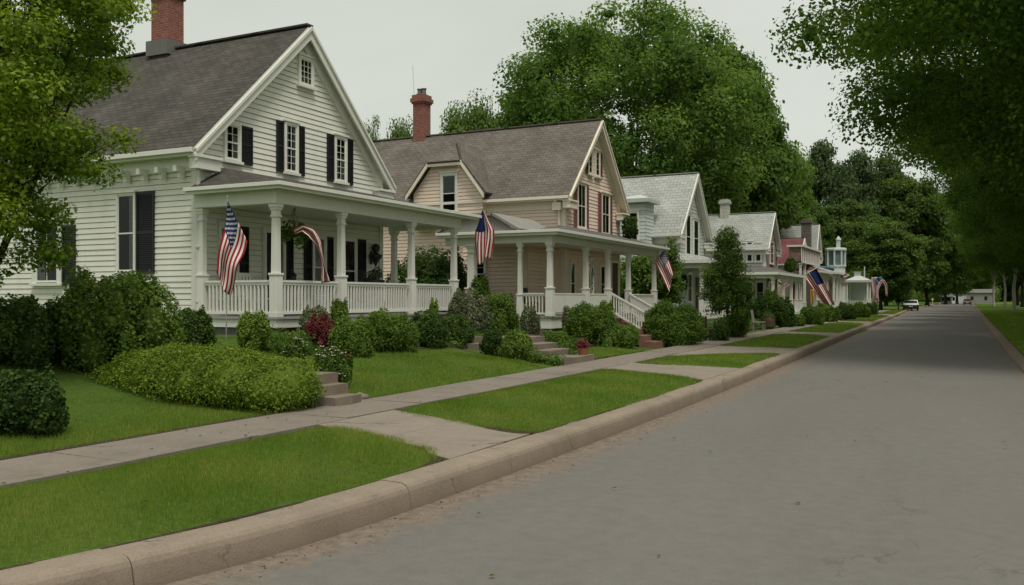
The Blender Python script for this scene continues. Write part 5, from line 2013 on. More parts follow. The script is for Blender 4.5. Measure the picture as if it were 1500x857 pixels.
# ------------------------------------------------------------------ steps from the walk
def steps(name, label, x0, y0, y1, n, rise, run, z0, mat='step_stone', skew=0.0, rough=.03):
    root = empty(name, (x0, (y0 + y1) / 2, z0), label, 'steps')
    for k in range(n):
        mb = MB()
        xa, xb_ = x0 - run * (k + 1) - (.5 if k == n - 1 else .12), x0 - run * k
        j = lambda: random.uniform(-rough, rough)
        ya, yb = y0 + skew * k + j(), y1 + skew * k + j()
        zt_ = z0 + rise * (k + 1)
        pts = [(xb_ + j(), ya), (xb_ + .05 + j(), (ya + yb) / 2), (xb_ + j(), yb), (xa, yb + j()), (xa, ya + j())]
        mb.slab([(a_, b_, zt_ + random.uniform(-.008, .008)) for a_, b_ in pts], (0, 0, 1), rise + .06)
        o = mb.build('step', mat, root, bevel=.02)
    return root


steps('stone_steps', 'rough stone steps at the end of the rounded hedge, nearest the viewer', -7.62, 9.75, 10.38, 3, .14, .24, .2)
steps('stone_steps', 'low weathered stone steps up to the beige house behind a bright green bush', -8.1, 18.7, 19.9, 4, .13, .5, .2, skew=.35)
steps('stone_steps', 'dark stone steps in the shade between the two nearest houses', -11.0, 19.9, 20.9, 3, .15, .4, .38)
steps('brick_steps', 'brown brick steps beside the big dark bush by the beige house railing', -8.3, 26.2, 27.9, 3, .17, .4, .2, 'brick_step', rough=.01)
sb = MB(); sb.slab([(-7.75, 18.6, .36), (-7.75, 19.75, .37), (-8.05, 19.75, .37), (-8.05, 18.6, .36)], (0, 0, 1), .2); sb.build('stone_slab', 'step_stone', None, loc=(-7.9, 19.2, .2), bevel=.02)
tag(bpy.data.objects['stone_slab'], 'flat rough slab at the foot of the weathered steps', 'stone slab')


# ------------------------------------------------------------------ shrubs and flower beds
G_ = 'shrubs along the house fronts'
S = shrub


def hedge_blobs(rx, ry, h):
    bl = []
    for k in range(9):
        t = -1 + 2 * k / 8
        bl.append((rx * .8 * t, random.uniform(-.08, .08), h * .36 * (1 - .35 * abs(t) ** 3), rx * .26, ry * (1 - .3 * abs(t) ** 2), h * .62 * (1 - .3 * abs(t) ** 3)))
    for k in range(18):
        t = -.8 + 1.6 * k / 17
        bl.append((rx * t, ry * random.uniform(-.35, .35), h * .4 * (1 - .3 * t * t), rx * .3, ry * .62, h * .56 * (1 - .32 * t * t)))
    return bl


hx, hy = -9.62, 9.24
hz = tz(hx, hy) - .02
hd = empty('rounded_hedge', (hx, hy, hz), 'long low rounded bright green hedge beside the nearest stone steps', 'hedge')
hd.rotation_euler.z = R(-2)
link('foliage', foliage_mesh('foliage', hedge_blobs(1.86, .78, .77), .034, 62000, 'l_hedge', core=.84, up=.7, cull=.8, inner=.86, clump_var=.2), hd)
so = stem_mesh('stem', 1.6, .5, 9).build('stem', 'twig'); so.parent = hd

S('round_bush', 'round dark green bush at the left edge of the near lawn', 38, 531, 648, 58, d=9.4, mat='l_dark', leaf=.055, n=12, dens=1.2)
S('tall_shrub', 'big loose green shrub in front of the white house side wall', 165, 388, 545, 90, d=14.2, mat='l_col', leaf=.075, n=16, dens=1.1)
S('shrub', 'dark shrub in the shade under the yellow-green tree', 30, 425, 548, 75, d=13.4, mat='l_dark', leaf=.075, n=12)
S('shrub', 'dark green shrub between the big shrub and the white porch', 280, 443, 512, 38, d=16.3, mat='l_dark', leaf=.065, group=G_)
S('shrub', 'small light green bush under the leftmost porch railing by the flag', 370, 452, 500, 30, d=17.4, mat='l_bright', leaf=.06, group=G_)
S('shrub', 'loose grey-green bush at the porch, left of the red shrub', 462, 440, 500, 26, x=-12.9, mat='l_grey', leaf=.055, group=G_)
S('red_shrub', 'dark red shrub in front of the white porch', 470, 456, 508, 24, x=-11.9, mat='l_red', leaf=.05, dens=1.1, group=G_)
S('shrub', 'green leafy sprig rising above the railing behind the red shrub', 497, 432, 476, 16, x=-13.2, mat='l_bright', leaf=.07, group=G_, dens=.7)
S('shrub', 'rounded mid green bush right of the red shrub', 516, 458, 522, 36, x=-11.2, mat='l_mid', leaf=.055, n=11, group=G_)
S('shrub', 'large dark green bush below the middle of the white porch', 567, 449, 522, 43, x=-11.4, mat='l_mid', leaf=.06, n=12, group=G_)
S('shrub', 'dark green bush below the right end of the white porch', 625, 447, 516, 36, x=-11.6, mat='l_dark', leaf=.06, n=11, group=G_)
S('shrub', 'dark bluish bush at the edge of the shaded steps', 667, 455, 514, 28, x=-11.7, mat='l_dark', leaf=.06, n=10, group=G_)
S('shrub', 'small bright sprig at the last white railing', 636, 434, 455, 9, x=-13.3, mat='l_bright', leaf=.07, group=G_, dens=.7)
S('flower_bush', 'flowering bush with white and crimson blooms at the top of the nearest steps', 482, 505, 552, 30, d=13.6, mat='l_mid', leaf=.045, flowers=('petal_w', 90, .036), cat='flowers')
S('flower_bush', 'low clump of crimson blooms beside the white-flowered bush', 505, 508, 536, 13, d=14.2, mat='l_mid', leaf=.04, flowers=('petal_r', 45, .036), cat='flowers')
S('flower_bush', 'low white-flowered plants left of the red shrub', 432, 488, 512, 18, d=16.2, mat='l_mid', leaf=.045, flowers=('petal_w', 40, .036), cat='flowers')
S('shrub', 'grey-green blossoming shrub between the white and beige houses', 684, 420, 492, 34, x=-12.6, mat='l_grey', leaf=.065, n=12, group=G_, dens=1.1)
S('shrub', 'green shrub behind the steps at the beige house side porch', 728, 424, 494, 32, x=-12.3, mat='l_mid', leaf=.065, n=11, group=G_)
S('shrub', 'tall dark shrub growing in the gap behind the right end of the white porch', 640, 355, 450, 55, x=-17.5, mat='l_dark', leaf=.11, n=14, group=G_)
S('shrub', 'dark shrub beside the white house back corner', 590, 375, 450, 28, x=-18, mat='l_dark', leaf=.11, n=11, group=G_)
S('shrub', 'dark leafy shrub against the beige house window bay', 703, 398, 450, 17, x=-15.2, mat='l_mid', leaf=.1, n=10, group=G_)
S('round_bush', 'bright light green round bush beside the weathered stone steps', 757, 481, 530, 26, d=20.2, mat='l_bright', leaf=.055, n=11, dens=1.1)
S('shrub', 'low dark bush behind the bright round bush', 722, 478, 512, 18, d=21.8, mat='l_dark', leaf=.06, group=G_)
S('shrub', 'grey feathery bush at the porch post of the beige house', 776, 440, 482, 17, x=-11.9, mat='l_grey', leaf=.06, group=G_, dens=.8)
S('shrub', 'small pale bush in front of the white porch boards', 832, 443, 466, 12, x=-11.9, mat='l_grey', leaf=.07, group=G_, dens=.7)
S('shrub', 'low yellow-green bush beside the top of the weathered steps', 815, 481, 514, 24, x=-9.6, mat='l_mid', leaf=.06, group=G_)
S('shrub', 'low dark bush at the foot of the large fern-like shrub', 843, 490, 514, 18, x=-9.4, mat='l_dark', leaf=.06, group=G_)
S('shrub', 'large spreading shrub with upright sprays before the beige porch', 868, 438, 510, 40, x=-9.9, mat='l_mid', leaf=.065, n=14, group=G_, dens=1.15)
S('shrub', 'upright green sprays topping the large spreading shrub', 888, 436, 480, 16, x=-10.3, mat='l_bright', leaf=.06, group=G_, dens=.9)
S('shrub', 'glossy light-leaved bush at the corner of the front walk', 912, 470, 514, 28, x=-9.0, mat='l_bright', leaf=.06, group=G_)
S('round_bush', 'big dark green bush beside the brown brick steps', 985, 440, 506, 50, d=28.6, mat='l_mid', leaf=.075, n=16, dens=1.2)
for (px, yt, yb, hw, d, ml, lb) in [
    (1056, 468, 488, 14, 31, 'l_dark', 'low clipped dark box bush beside the front walk'),
    (1083, 440, 482, 18, 34, 'l_mid', 'rounded bush at the foot of the columnar tree'),
    (1110, 428, 460, 16, 46, 'l_dark', 'dark bush in front of the pale grey house porch'),
    (1147, 432, 472, 20, 46, 'l_dark', 'dark bush left of the far front posts'),
    (1168, 458, 476, 12, 47, 'l_bright', 'low yellowish bush by the far walk'),
    (1188, 446, 470, 20, 50, 'l_mid', 'low green mound bush by the far walk'),
    (1216, 446, 466, 15, 56, 'l_mid', 'green bush under the large striped flag'),
    (1240, 440, 463, 16, 60, 'l_dark', 'dark bush left of the white pavilion'),
    (1262, 440, 458, 13, 66, 'l_mid', 'green bush in front of the white pavilion'),
    (1277, 441, 456, 10, 78, 'l_dark', 'small dark bush right of the white pavilion'),
    (1205, 440, 463, 14, 64, 'l_mid', 'green bush below the porch of the red-roofed house'),
    (1130, 420, 455, 16, 58, 'l_mid', 'green bush under the wrap-around porch of the brick-gabled house')]:
    S('shrub', lb, px, yt, yb, hw, d=d, mat=ml, leaf=.1 if d > 40 else .075, group='bushes by the far houses')
S('roof_planter', 'dark green plant growing on the beige house porch roof edge', 922, 312, 350, 13, x=-13.4, mat='l_dark', leaf=.1, zb=4.5, cat='plant', n=8, dens=.8)
S('roof_planter', 'bright green plant on the far porch roof before the brick gable', 1158, 375, 399, 10, x=-12.6, mat='l_mid', leaf=.16, zb=3.95, cat='plant', n=8)

# mulch beds under the shrubs
mb = MB()


def bed(pts, up=.03):
    mb.slab([(x, y, tz(x, y) + up) for x, y in pts], (0, 0, 1), .3)


for a_ in np.arange(15.2, 24.0, 1.1):
    bed([(-13.75, a_), (-11.3, a_), (-11.3, a_ + 1.1), (-13.75, a_ + 1.1)], .035)
for a_ in np.arange(24.0, 27.0, 1.0):
    bed([(-12.5, a_), (-9.6, a_), (-9.6, a_ + 1.0), (-12.5, a_ + 1.0)], .04)
for a_ in np.arange(28.5, 48.0, 1.5):
    bed([(-11.6, a_), (-8.7, a_), (-8.7, a_ + 1.5), (-11.6, a_ + 1.5)], .03)
tag(mb.build('flower_bed', 'soil'), kind='structure')

gb = []
for k in range(120):
    x = random.uniform(-13.2, -11.4); y = random.uniform(13.6, 22.5)
    r = random.uniform(.14, .32)
    gb.append((x, y, tz(x, y) + r * .3, r, r, r * random.uniform(.6, 1.2)))
for k in range(90):
    x = random.uniform(-11.2, -9.0); y = random.uniform(24, 47)
    r = random.uniform(.16, .36)
    gb.append((x, y, tz(x, y) + r * .3, r, r, r * random.uniform(.6, 1.2)))
for k in range(46):
    x = random.uniform(-10.4, -8.2); y = random.choice([random.uniform(18.2, 18.75), random.uniform(20.0, 20.6)]) + (-8.1 - x) * .5
    r = random.uniform(.12, .26)
    gb.append((x, y, tz(x, y) + r * .35, r, r, r * random.uniform(.7, 1.2)))
tag(link('ground_cover', foliage_mesh('ground_cover', gb, .055, 42000, 'l_mid', core=.5)), 'low leafy ground cover in the beds before the porches', 'ground cover', kind='stuff')

# small things by the walk
px_, d_ = 1126, 43
x, y = at_d(px_, d_)
z = tz(x, y)
bar = empty('barrel_planter', (x, y, z), 'dark wooden barrel planter with clipped greenery by the walk', 'planter')
q = MB(); q.lathe((x, y, z), [(.24, 0), (.3, .2), (.31, .4), (.27, .58), (.25, .58), (.24, .5)], 14)
for h_ in (.12, .44):
    q.lathe((x, y, z + h_), [(.3, 0), (.31, .01), (.31, .04), (.3, .05)], 14)
q.build('barrel', 'wood', bar)
link('foliage', foliage_mesh('foliage', [(0, 0, .62, .28, .28, .2)], .06, 500, 'l_dark'), bar)
x, y = at_d(1038, 31.5)
z = tz(x, y)
bn = empty('garden_bench', (x, y, z), 'low dark garden bench beside the big dark bush', 'bench')
q = MB()
for k in range(4): q.box(x - .2 + .11 * k, x - .11 + .11 * k, y - .6, y + .6, z + .4, z + .43)
q.build('seat', 'wood', bn)
q = MB()
for k in range(3): q.box(x - .25, x - .22, y - .6, y + .6, z + .5 + .12 * k, z + .58 + .12 * k)
q.build('backrest', 'wood', bn)
for sy in (-.5, .5):
    q = MB(); q.box(x - .25, x - .2, y + sy - .03, y + sy + .03, z - .02, z + .86); q.box(x + .15, x + .2, y + sy - .03, y + sy + .03, z - .02, z + .4); q.build('leg', 'iron', bn)
x, y = at_d(1112, 40)
z = tz(x, y)
cc = empty('garden_chair', (x, y, z), 'weathered grey garden chair among bushes left of the barrel planter', 'chair')
q = MB(); q.box(x - .25, x + .25, y - .25, y + .25, z + .4, z + .44); q.build('seat', 'weathered', cc)
q = MB()
for k in range(5): q.bar((x - .25, y - .2 + .1 * k, z + .44), (x - .33, y - .2 + .1 * k, z + .95), .06, .02)
q.bar((x - .33, y - .26, z + .93), (x - .33, y + .26, z + .93), .03, .07); q.build('backrest', 'weathered', cc)
for sx in (-.21, .21):
    for sy in (-.21, .21):
        q = MB(); q.box(x + sx - .02, x + sx + .02, y + sy - .02, y + sy + .02, z - .02, z + .4); q.build('leg', 'weathered', cc)
# pots and terracotta by the weathered steps
for (px, py, d, lb) in [(862, 517, 20.9, 'crimson flowers in a low pot on the slab by the weathered steps')]:
    x, y = -7.95, 19.5
    z = .37
    pt = empty('flower_pot', (x, y, z), lb, 'flower pot')
    q = MB(); q.lathe((x, y, z), [(.1, 0), (.14, .14), (.15, .16), (.13, .16)], 12); q.build('pot', 'pot', pt)
    link('foliage', foliage_mesh('foliage', [(0, 0, .24, .16, .2, .12)], .05, 260, 'l_red'), pt)


def rock(x, y, s, label):
    z = tz(x, y)
    v, f_ = ICO
    k = 1 + .22 * np.sin(v[:, 0] * 3 + s * 9) * np.cos(v[:, 1] * 4 + s * 5) + .1 * np.sin(v[:, 2] * 6)
    vv = v * k[:, None] * np.array([s, s * 1.3, s * .55])
    me = np_mesh('rock', vv, f_, 'step_stone', tri=True)
    o = link('rock', me); o.location = (x, y, z + s * .2)
    tag(o, label, 'rock')


rock(-7.95, 10.75, .13, 'small pale rock beside the nearest stone steps')
rock(-8.3, 20.2, .2, 'brown rock right of the weathered stone steps')
rock(-8.9, 30.5, .2, 'pale rock under the columnar tree by the walk')
rock(-9.1, 33, .24, 'grey rock in the bed before the pale grey house')

# mailbox / white hydrant-like post by the far road
x, y = at_d(1366, 235)
z = tz(x, y)
mbx = empty('mailbox', (x, y, z), 'white mailbox on a post by the far roadside', 'mailbox')
q = MB(); q.box(x - .06, x + .06, y - .06, y + .06, z - .1, z + 1.0); q.build('post', 'mailwhite', mbx)
q = MB()
pr_ = [(-.22, 0), (.22, 0), (.22, .25)] + [(.22 * math.cos(t), .25 + .22 * math.sin(t)) for t in np.linspace(.3, 2.84, 7)] + [(-.22, .25)]
q.slab([(x + a_, y - .35, z + 1.0 + b_) for a_, b_ in pr_], (0, -1, 0), .7); q.build('box', 'mailwhite', mbx)


# ------------------------------------------------------------------ cars
def car(name, label, x, y, z, rot, paint, lower, L=4.5, W=1.8, H=1.5):
    root = empty(name, (x, y, z), label, 'car')
    root.rotation_euler.z = rot
    o = Vector((x, y, z))

    def fin(mb, nm, mats, par=root, **k):
        ob = mb.build(nm, mats, None, **k); ob.parent = par; return ob
    h = L / 2
    prof = [(-h, .35), (-h, .75), (-h + .12, .92), (-h + .55, .98), (-h + .95, H - .08), (-h + 1.35, H), (.45, H), (h - 1.45, H - .12), (h - .95, .95), (h - .2, .8), (h, .62), (h, .35)]
    b = MB()
    hw = W / 2
    rings = []
    for sx in (-1, -.93, .93, 1):
        ring = []
        for yy_, zz_ in prof:
            tw = 1 - max(0, (zz_ - .9)) * .28
            inset = 1 if abs(sx) < 1 else 1
            ring.append((sx * hw * tw, yy_ * (1 if abs(sx) < 1 else .985), zz_ - (0 if abs(sx) < 1 else .03)))
        rings.append(ring)
    for r0, r1 in zip(rings, rings[1:]):
        for k in range(len(prof)):
            j_ = (k + 1) % len(prof)
            b.face([r0[k], r0[j_], r1[j_], r1[k]], 0 if (r0[k][2] + r0[j_][2]) / 2 > .8 else 1)
    b.face(rings[0], 1); b.face(rings[-1][::-1], 1)
    body = fin(b, 'body', [paint, lower])
    q = MB()
    q.box(-hw - .012, hw + .012, -h - .05, h + .05, .22, .48)
    fin(q, 'bumper', lower, bevel=.03)
    g = MB()
    for s in (-1, 1):
        t0, t1 = hw * (1 - .1 * .28) + .006, hw * (1 - (H - .98) * .28) + .006
        g.face([(s * t0, -h + .75, 1.0), (s * t0, h - 1.15, 1.0), (s * t1, h - 1.55, H - .12), (s * t1, -h + 1.1, H - .1)])
    fin(g, 'side_window', 'dark_int')
    g = MB(); g.face([(-hw * .85, -h + .6, 1.03), (hw * .85, -h + .6, 1.03), (hw * .76, -h + .93, H - .12), (-hw * .76, -h + .93, H - .12)])
    for i_ in range(len(g.v)): g.v[i_] = (g.v[i_][0], g.v[i_][1] - .03, g.v[i_][2])
    fin(g, 'rear_window', 'dark_int')
    for s in (-1, 1):
        q = MB(); q.box(s * hw * .93 - .12 * (s > 0) - 0, s * hw * .93 + .12 * (s < 0), -h - .02, -h + .1, .62, .82); fin(q, 'tail_light', 'carred')
        for yy_ in (-h + .8, h - .85):
            w = MB(); w.lathe((s * (hw - .1), yy_, .32), [(.2, -.1), (.32, -.09), (.32, .09), (.2, .1)], 16, axis='x'); wo = fin(w, 'wheel', 'tyre')
            w = MB(); w.lathe((s * (hw - .1), yy_, .32), [(.19, -.11), (.19, .11)], 12, axis='x'); fin(w, 'rim', 'chrome', wo)
    q = MB(); q.box(-.26, .26, -h - .065, -h - .052, .52, .62); fin(q, 'number_plate', 'mailwhite')
    return root


x, y = at_d(1334, 122)
car('parked_car', 'white-topped car with dark lower body parked by the left kerb far down the road', x, y, .04, R(3), 'carwhite', 'cardark', 4.4, 1.95, 1.45)
x, y = at_d(1417, 215)
car('distant_car', 'small orange car at the far end of the road', x, y, .06, R(0), 'carorange', 'iron')
# pale buildings glimpsed under the trees at the road's end
for px, d, w_, h_, mt, lb in [(1410, 300, 9, 3.6, 'bluewhite', 'pale blue low building at the end of the road'), (1436, 290, 8, 3.4, 'grey_white', 'grey low building glimpsed between far trunks on the right'), (1386, 270, 3, 2.2, 'white', 'tiny grey shed beyond the parked car')]:
    x, y = at_d(px, d)
    z = tz(x, y)
    hb_ = empty('far_building', (x, y, z), lb, 'building')
    q = MB(); siding(q, wall_P('S', y), [(x - w_ / 2, z - .2), (x + w_ / 2, z - .2), (x + w_ / 2, z + h_), (x - w_ / 2, z + h_)], .5)
    q.box(x - w_ / 2, x + w_ / 2, y + .05, y + 7, z - .2, z + h_); q.build('wall', 'weathered' if mt != 'bluewhite' else mt, hb_)
    q = MB(); q.slab([(x - w_ / 2 - .3, y - .4, z + h_), (x + w_ / 2 + .3, y - .4, z + h_), (x + w_ / 2 + .3, y + 3.5, z + h_ + 1.2), (x - w_ / 2 - .3, y + 3.5, z + h_ + 1.2)], (0, -.3, 1), .15)
    q.slab([(x - w_ / 2 - .3, y + 7.3, z + h_), (x - w_ / 2 - .3, y + 3.5, z + h_ + 1.2), (x + w_ / 2 + .3, y + 3.5, z + h_ + 1.2), (x + w_ / 2 + .3, y + 7.3, z + h_)], (0, .3, 1), .15)
    q.build('roof', 'lead', hb_)
    for k in (-.3, .2):
        q = MB(); q.box(x + w_ * k - .4, x + w_ * k + .4, y - .06, y - .02, z + 1, z + 2.2); q.build('window', 'dark_int', hb_)

# ------------------------------------------------------------------ trees
random.seed(3)
# the yellow-green tree at the left edge
x, y = at_d(-14, 12.3)
plant_tree('left', x, y, 'yellow-green leafy tree at the left edge before the white house', height=8.4, rad=2.28, crown_z0=1.1, nclump=260, clump_r=.3, leaf=.06, count=95000, mat='l_yellow', seed=11, trunk_r=.09, core=.35, shell=.3, clump_var=.9, name='leafy_tree')
# columnar tree in front of the pale grey house
x, y = at_d(1066, 33.5)
ht = zat(322, 33.5) - tz(x, y)
plant_tree('column', x, y, 'tall narrow bright green tree in front of the pale grey house', height=ht, rad=1.15, crown_z0=.25, nclump=150, clump_r=.27, leaf=.075, count=19000, mat='l_col', seed=12, trunk_r=.06, core=.2, shell=.25, name='columnar_tree', shape='column', up=.6)
x, y = at_d(983, 44)
plant_tree('cypress', x, y, 'slender loose tree behind the sloping flag at the beige house', height=zat(338, 44) - tz(x, y), rad=.8, crown_z0=.3, nclump=80, clump_r=.24, leaf=.1, count=5000, mat='l_mid', seed=13, trunk_r=.05, core=.3, shell=.3, name='slender_tree', shape='column')
# greenery between house two and three, seen through the porch
for px, d, yt, rr, lb in [(940, 46, 368, 1.9, 'small round tree seen through the beige house porch'), (1000, 60, 400, 1.2, 'small tree beside the pale grey house porch post')]:
    x, y = at_d(px, d)
    plant_tree('small', x, y, lb, height=zat(yt, d) - tz(x, y), rad=rr, crown_z0=.4, nclump=26, clump_r=.7, leaf=.15, count=4500, mat='l_mid', seed=15, trunk_r=.08, core=.5, name='small_tree') if px == 940 else None

BIG = dict(height=30, rad=13.5, crown_z0=3, nclump=330, clump_r=1.75, leaf=.32, count=130000, mat='l_maple', seed=21, trunk_r=.8, core=.25, shell=.5, clump_var=.6)
MED = dict(height=16, rad=6.5, crown_z0=2.0, nclump=90, clump_r=1.6, leaf=.3, count=38000, mat='l_light', seed=22, trunk_r=.35, core=.4, shell=.5, clump_var=.6)
THIN = dict(height=15, rad=4.0, crown_z0=4.0, nclump=36, clump_r=.9, leaf=.26, count=6000, mat='l_light', seed=23, trunk_r=.22, core=0, shell=.35, clump_var=.6)
FAR = dict(height=20, rad=8, crown_z0=1.5, nclump=150, clump_r=1.4, leaf=.45, count=40000, mat='l_far', seed=24, trunk_r=.4, core=.55, shell=.6, clump_var=.5)
DARK = dict(height=24, rad=7, crown_z0=2, nclump=80, clump_r=1.9, leaf=.55, count=24000, mat='l_conifer', seed=25, trunk_r=.4, core=.55, shell=.6, clump_var=.4)
GREEN = dict(height=20, rad=8, crown_z0=1.5, nclump=170, clump_r=1.45, leaf=.4, count=52000, mat='l_maple', seed=26, trunk_r=.4, core=.5, shell=.6, clump_var=.6)


def bg(key, px, ytop, d, half, label, spec, rot=0.0, name='background_tree', group='trees behind the houses', zb=None):
    x, y = at_d(px, d)
    z = tz(x, y) if zb is None else zb
    h = zat(ytop, d) - z
    rr = half * d / F_PX
    return plant_tree(key, x, y, label, scale=h / spec['height'], sxy=rr / spec['rad'], rot=rot, group=group, name=name, z=z, **spec)


bg('big', 925, -4, 84, 205, 'huge broad green tree towering behind the beige house', BIG, 0, 'broad_tree', None)
bg('green', 1062, 62, 92, 105, 'tall right shoulder tree beside the huge broad tree', GREEN, 1.0)
bg('green', 1120, 205, 100, 80, 'rounded green tree below the right side of the huge tree', GREEN, 2.2)
bg('green', 790, 105, 88, 90, 'green tree at the left shoulder of the huge broad tree', GREEN, 4.0)
bg('med', 690, 136, 72, 62, 'light green airy tree right of the second brick chimney', MED, 0.5)
bg('med', 588, 168, 78, 44, 'light green tree peeking left of the second brick chimney', MED, 2.5)
bg('thin', 545, 148, 60, 26, 'thin sparse tree just right of the white gable', THIN, .3)
bg('dark', 1205, 208, 165, 46, 'dark distant tree rising left of the far street trees', DARK, .4)
bg('dark', 1255, 222, 172, 44, 'dark distant tree behind the far green trees', DARK, 2.0)
bg('dark', 1298, 226, 180, 48, 'dark distant tree partly behind the street tree canopy', DARK, 3.6)
bg('far', 1235, 292, 130, 72, 'mid green round tree behind the pale blue turret', FAR, .2)
bg('far', 1290, 318, 118, 62, 'wide dark green tree above the far pink banner', FAR, 1.3)
bg('far', 1168, 285, 125, 50, 'green tree behind the red-roofed house', FAR, 2.6)
bg('far', 1325, 252, 170, 66, 'green tree standing above the parked car', FAR, 3.9)
bg('green', 1358, 272, 190, 60, 'green tree leaning over the far left roadside', GREEN, 5.0)
bg('far', 1385, 290, 240, 52, 'distant tree left of the road end', FAR, 5.2)
bg('med', 1402, 345, 260, 40, 'pale green tree closing the end of the road', MED, .9)
bg('green', 1425, 310, 330, 52, 'distant green tree right of the road end', GREEN, .9)
bg('far', 1395, 335, 380, 60, 'farthest dark tree behind the road end', FAR, 4.4)
bg('far', 1455, 330, 380, 60, 'farthest dark tree right of the road end', FAR, 2.1)
bg('small', 1252, 388, 112, 26, 'bright small tree between turret and pavilion', dict(height=4, rad=1.9, crown_z0=.4, nclump=26, clump_r=.7, leaf=.15, count=4500, mat='l_mid', seed=15, trunk_r=.08, core=.5), .5, group=None)
bg('small', 1316, 405, 122, 20, 'small dark tree beside the parked car', dict(height=4, rad=1.9, crown_z0=.4, nclump=26, clump_r=.7, leaf=.15, count=4500, mat='l_mid', seed=15, trunk_r=.08, core=.5), 2.5, group=None)
# wooded hillside beyond, one mass
rs = np.random.default_rng(5)
blobs = []
for k in range(150):
    px = rs.uniform(-120, 1420); d = rs.uniform(150, 240)
    x, y = at_d(px, d)
    if x > -24 - 0.0: continue
    r = rs.uniform(4, 7)
    blobs.append((x, y, float(terrain(x, y)) + rs.uniform(1, 3.5), r, r, r * .9))
for k in range(60):
    d = rs.uniform(160, 300); x = rs.uniform(36, 70); y = rs.uniform(90, 330)
    r = rs.uniform(4, 7)
    blobs.append((x, y, float(terrain(x, y)) + rs.uniform(1, 3.5), r, r, r * .9))
for k in range(70):
    px = rs.uniform(1330, 1560); d = rs.uniform(345, 430)
    x, y = at_d(px, d)
    r = rs.uniform(3.5, 6)
    blobs.append((x, y, float(terrain(x, y)) + rs.uniform(.5, 4.5), r, r, r))
wood = link('woodland', foliage_mesh('woodland', blobs, .8, 85000, 'l_far', core=.75, cull=.5))
tag(wood, 'distant dark green woodland on the rising land behind the houses', 'woodland', kind='stuff')

# street trees along the right verge
ST = dict(shape='dome', height=18, rad=10.9, crown_z0=3.0, nclump=330, clump_r=1.15, leaf=.145, count=210000, mat='l_street', seed=31, trunk_r=.34, core=.2, shell=.45, clump_var=.7)
rows = [(5.5, 30.2, 1.0, 1.04, 0, 'nearest street tree on the right, its canopy reaching over the road'),
        (6.6, 43, .95, .95, 1.9, 'second street tree on the right, behind the nearest canopy'),
        (7.0, 57, 1.0, .85, 3.3, 'third street tree on the right in the deep shade'),
        (7.6, 72, .95, .85, 4.4, 'fourth street tree along the right verge'),
        (7.4, 88, .98, .82, 5.5, 'fifth street tree along the right verge'),
        (8.0, 105, 1.0, .85, .8, 'sixth street tree along the right verge'),
        (8.2, 124, .95, .85, 2.4, 'street tree with its trunk showing at the right frame edge'),
        (8.8, 146, 1.0, .85, 3.9, 'dark-trunked street tree left of the one at the frame edge'),
        (9.5, 172, 1.0, .9, 5.1, 'far street tree with a dark trunk on the right'),
        (10.5, 205, 1.0, .95, 1.2, 'very far street tree by the right roadside'),
        (12, 245, 1.0, 1.0, 2.8, 'last street tree on the right before the road end')]
for x, y, sz, sr, rot, lb in rows:
    plant_tree('street', x, y, lb, scale=sz, sxy=sr, rot=rot, group='street trees along the right verge', name='street_tree', **ST)
# second row of trees behind, closing the view at the right edge
for x, y, rot, lb in [(19, 48, .7, 'shade tree behind the second street tree'), (20, 70, 2.9, 'shade tree behind the fourth street tree'), (21, 98, 4.1, 'shade tree behind the sixth street tree'), (22, 135, 1.7, 'shade tree at the far right behind the row'), (26, 180, 3.0, 'far shade tree behind the row on the right'), (34, 240, 5.0, 'farthest shade tree on the right')]:
    plant_tree('street', x, y, lb, scale=.95, sxy=.9, rot=rot, group='shade trees behind the right row', name='shade_tree', **ST)
# slim pale trunks between
PALE = dict(height=12, rad=2.5, crown_z0=5, nclump=18, clump_r=.9, leaf=.35, count=2600, mat='l_street', seed=33, trunk_r=.22, core=.3, bark='bark_pale')
for px, d, lb in [(1486, 112, 'pale-barked slim tree at the right edge of the street row'), (1472, 150, 'second pale-barked slim tree left of the edge trunk'), (1456, 165, 'pale-barked slim tree farthest left in the row')]:
    x, y = at_d(px, d)
    plant_tree('pale', x, y, lb, rot=px, group='pale-barked trees on the right', name='pale_tree', **PALE)

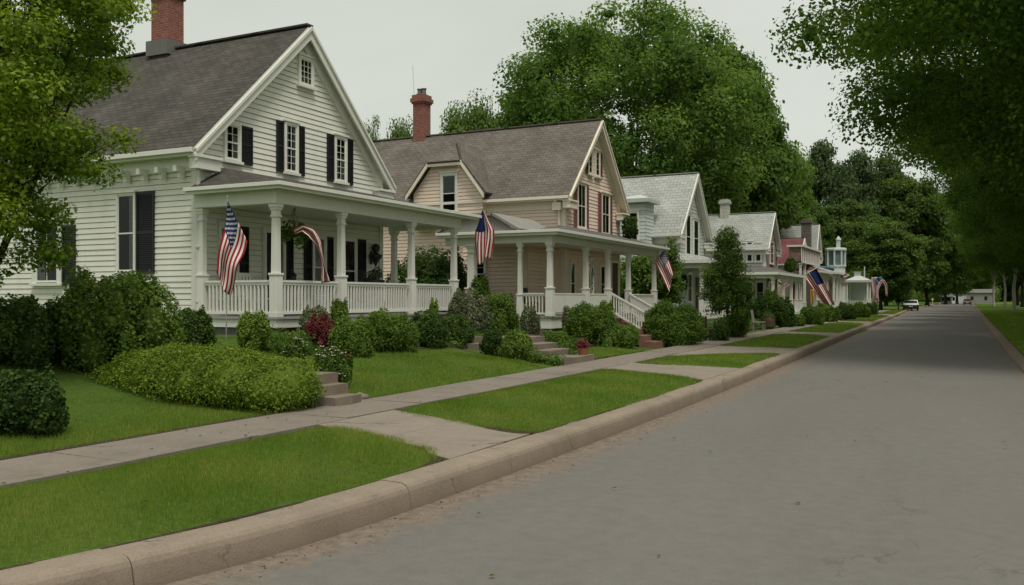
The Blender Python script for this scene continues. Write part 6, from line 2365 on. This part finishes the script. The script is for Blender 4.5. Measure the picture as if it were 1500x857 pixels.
# ------------------------------------------------------------------ sky, sun, camera
w = bpy.data.worlds.new('World')
SC.world = w
w.use_nodes = True
nt = w.node_tree
nt.nodes.clear()
out = N(nt, 'ShaderNodeOutputWorld')
sky = N(nt, 'ShaderNodeTexSky')
sky.sky_type = 'NISHITA'
sky.sun_disc = False
EL, AZ = 64, 132      # degrees; azimuth clockwise from +Y (up the street)
sky.sun_elevation = R(EL)
sky.sun_rotation = R(AZ)
b1 = N(nt, 'ShaderNodeBackground'); b1.inputs[1].default_value = .1
nt.links.new(sky.outputs[0], b1.inputs[0])
tc = N(nt, 'ShaderNodeTexCoord').outputs['Generated']
mp = N(nt, 'ShaderNodeMapping'); mp.inputs['Scale'].default_value = (1, 1, 2.6)
nt.links.new(tc, mp.inputs[0])
n1 = noise(nt, mp.outputs[0], 1.7, 5, .5, .3)
c = ramp(nt, n1.outputs[0], [(.3, (.47, .49, .425)), (.5, (.53, .55, .482)), (.7, (.585, .605, .54))]).outputs[0]
b2 = N(nt, 'ShaderNodeBackground'); b2.inputs[1].default_value = 1.0
nt.links.new(c, b2.inputs[0])
mx = N(nt, 'ShaderNodeMixShader'); mx.inputs[0].default_value = .93
nt.links.new(b1.outputs[0], mx.inputs[1]); nt.links.new(b2.outputs[0], mx.inputs[2])
nt.links.new(mx.outputs[0], out.inputs[0])

sl = bpy.data.lights.new('sun', 'SUN')
sl.energy = 2.0
sl.angle = R(20)
sl.color = (1, .95, .87)
so = bpy.data.objects.new('sun', sl)
COL.objects.link(so)
dx, dy, dz = math.sin(R(AZ)) * math.cos(R(EL)), math.cos(R(AZ)) * math.cos(R(EL)), math.sin(R(EL))
so.rotation_euler = Vector((dx, dy, dz)).to_track_quat('Z', 'Y').to_euler()
so.location = (20, 0, 40)

cam = bpy.data.cameras.new('camera')
co_ = bpy.data.objects.new('camera', cam)
COL.objects.link(co_)
co_.location = (0, 0, EYE)
co_.rotation_euler = (R(90), 0, YAW)
cam.sensor_width = 36
cam.lens = 36 * F_PX / 1500
cam.shift_y = (H0 - 428.5) / 1500
cam.clip_end = 4000
SC.camera = co_
SC.view_settings.view_transform = 'Standard'
SC.view_settings.look = 'None'
SC.view_settings.exposure = .3
SC.view_settings.gamma = 1
SC.cycles.max_bounces = 8
SC.cycles.diffuse_bounces = 5
SC.cycles.transmission_bounces = 6
SC.cycles.transparent_max_bounces = 8
SC.cycles.use_denoising = True
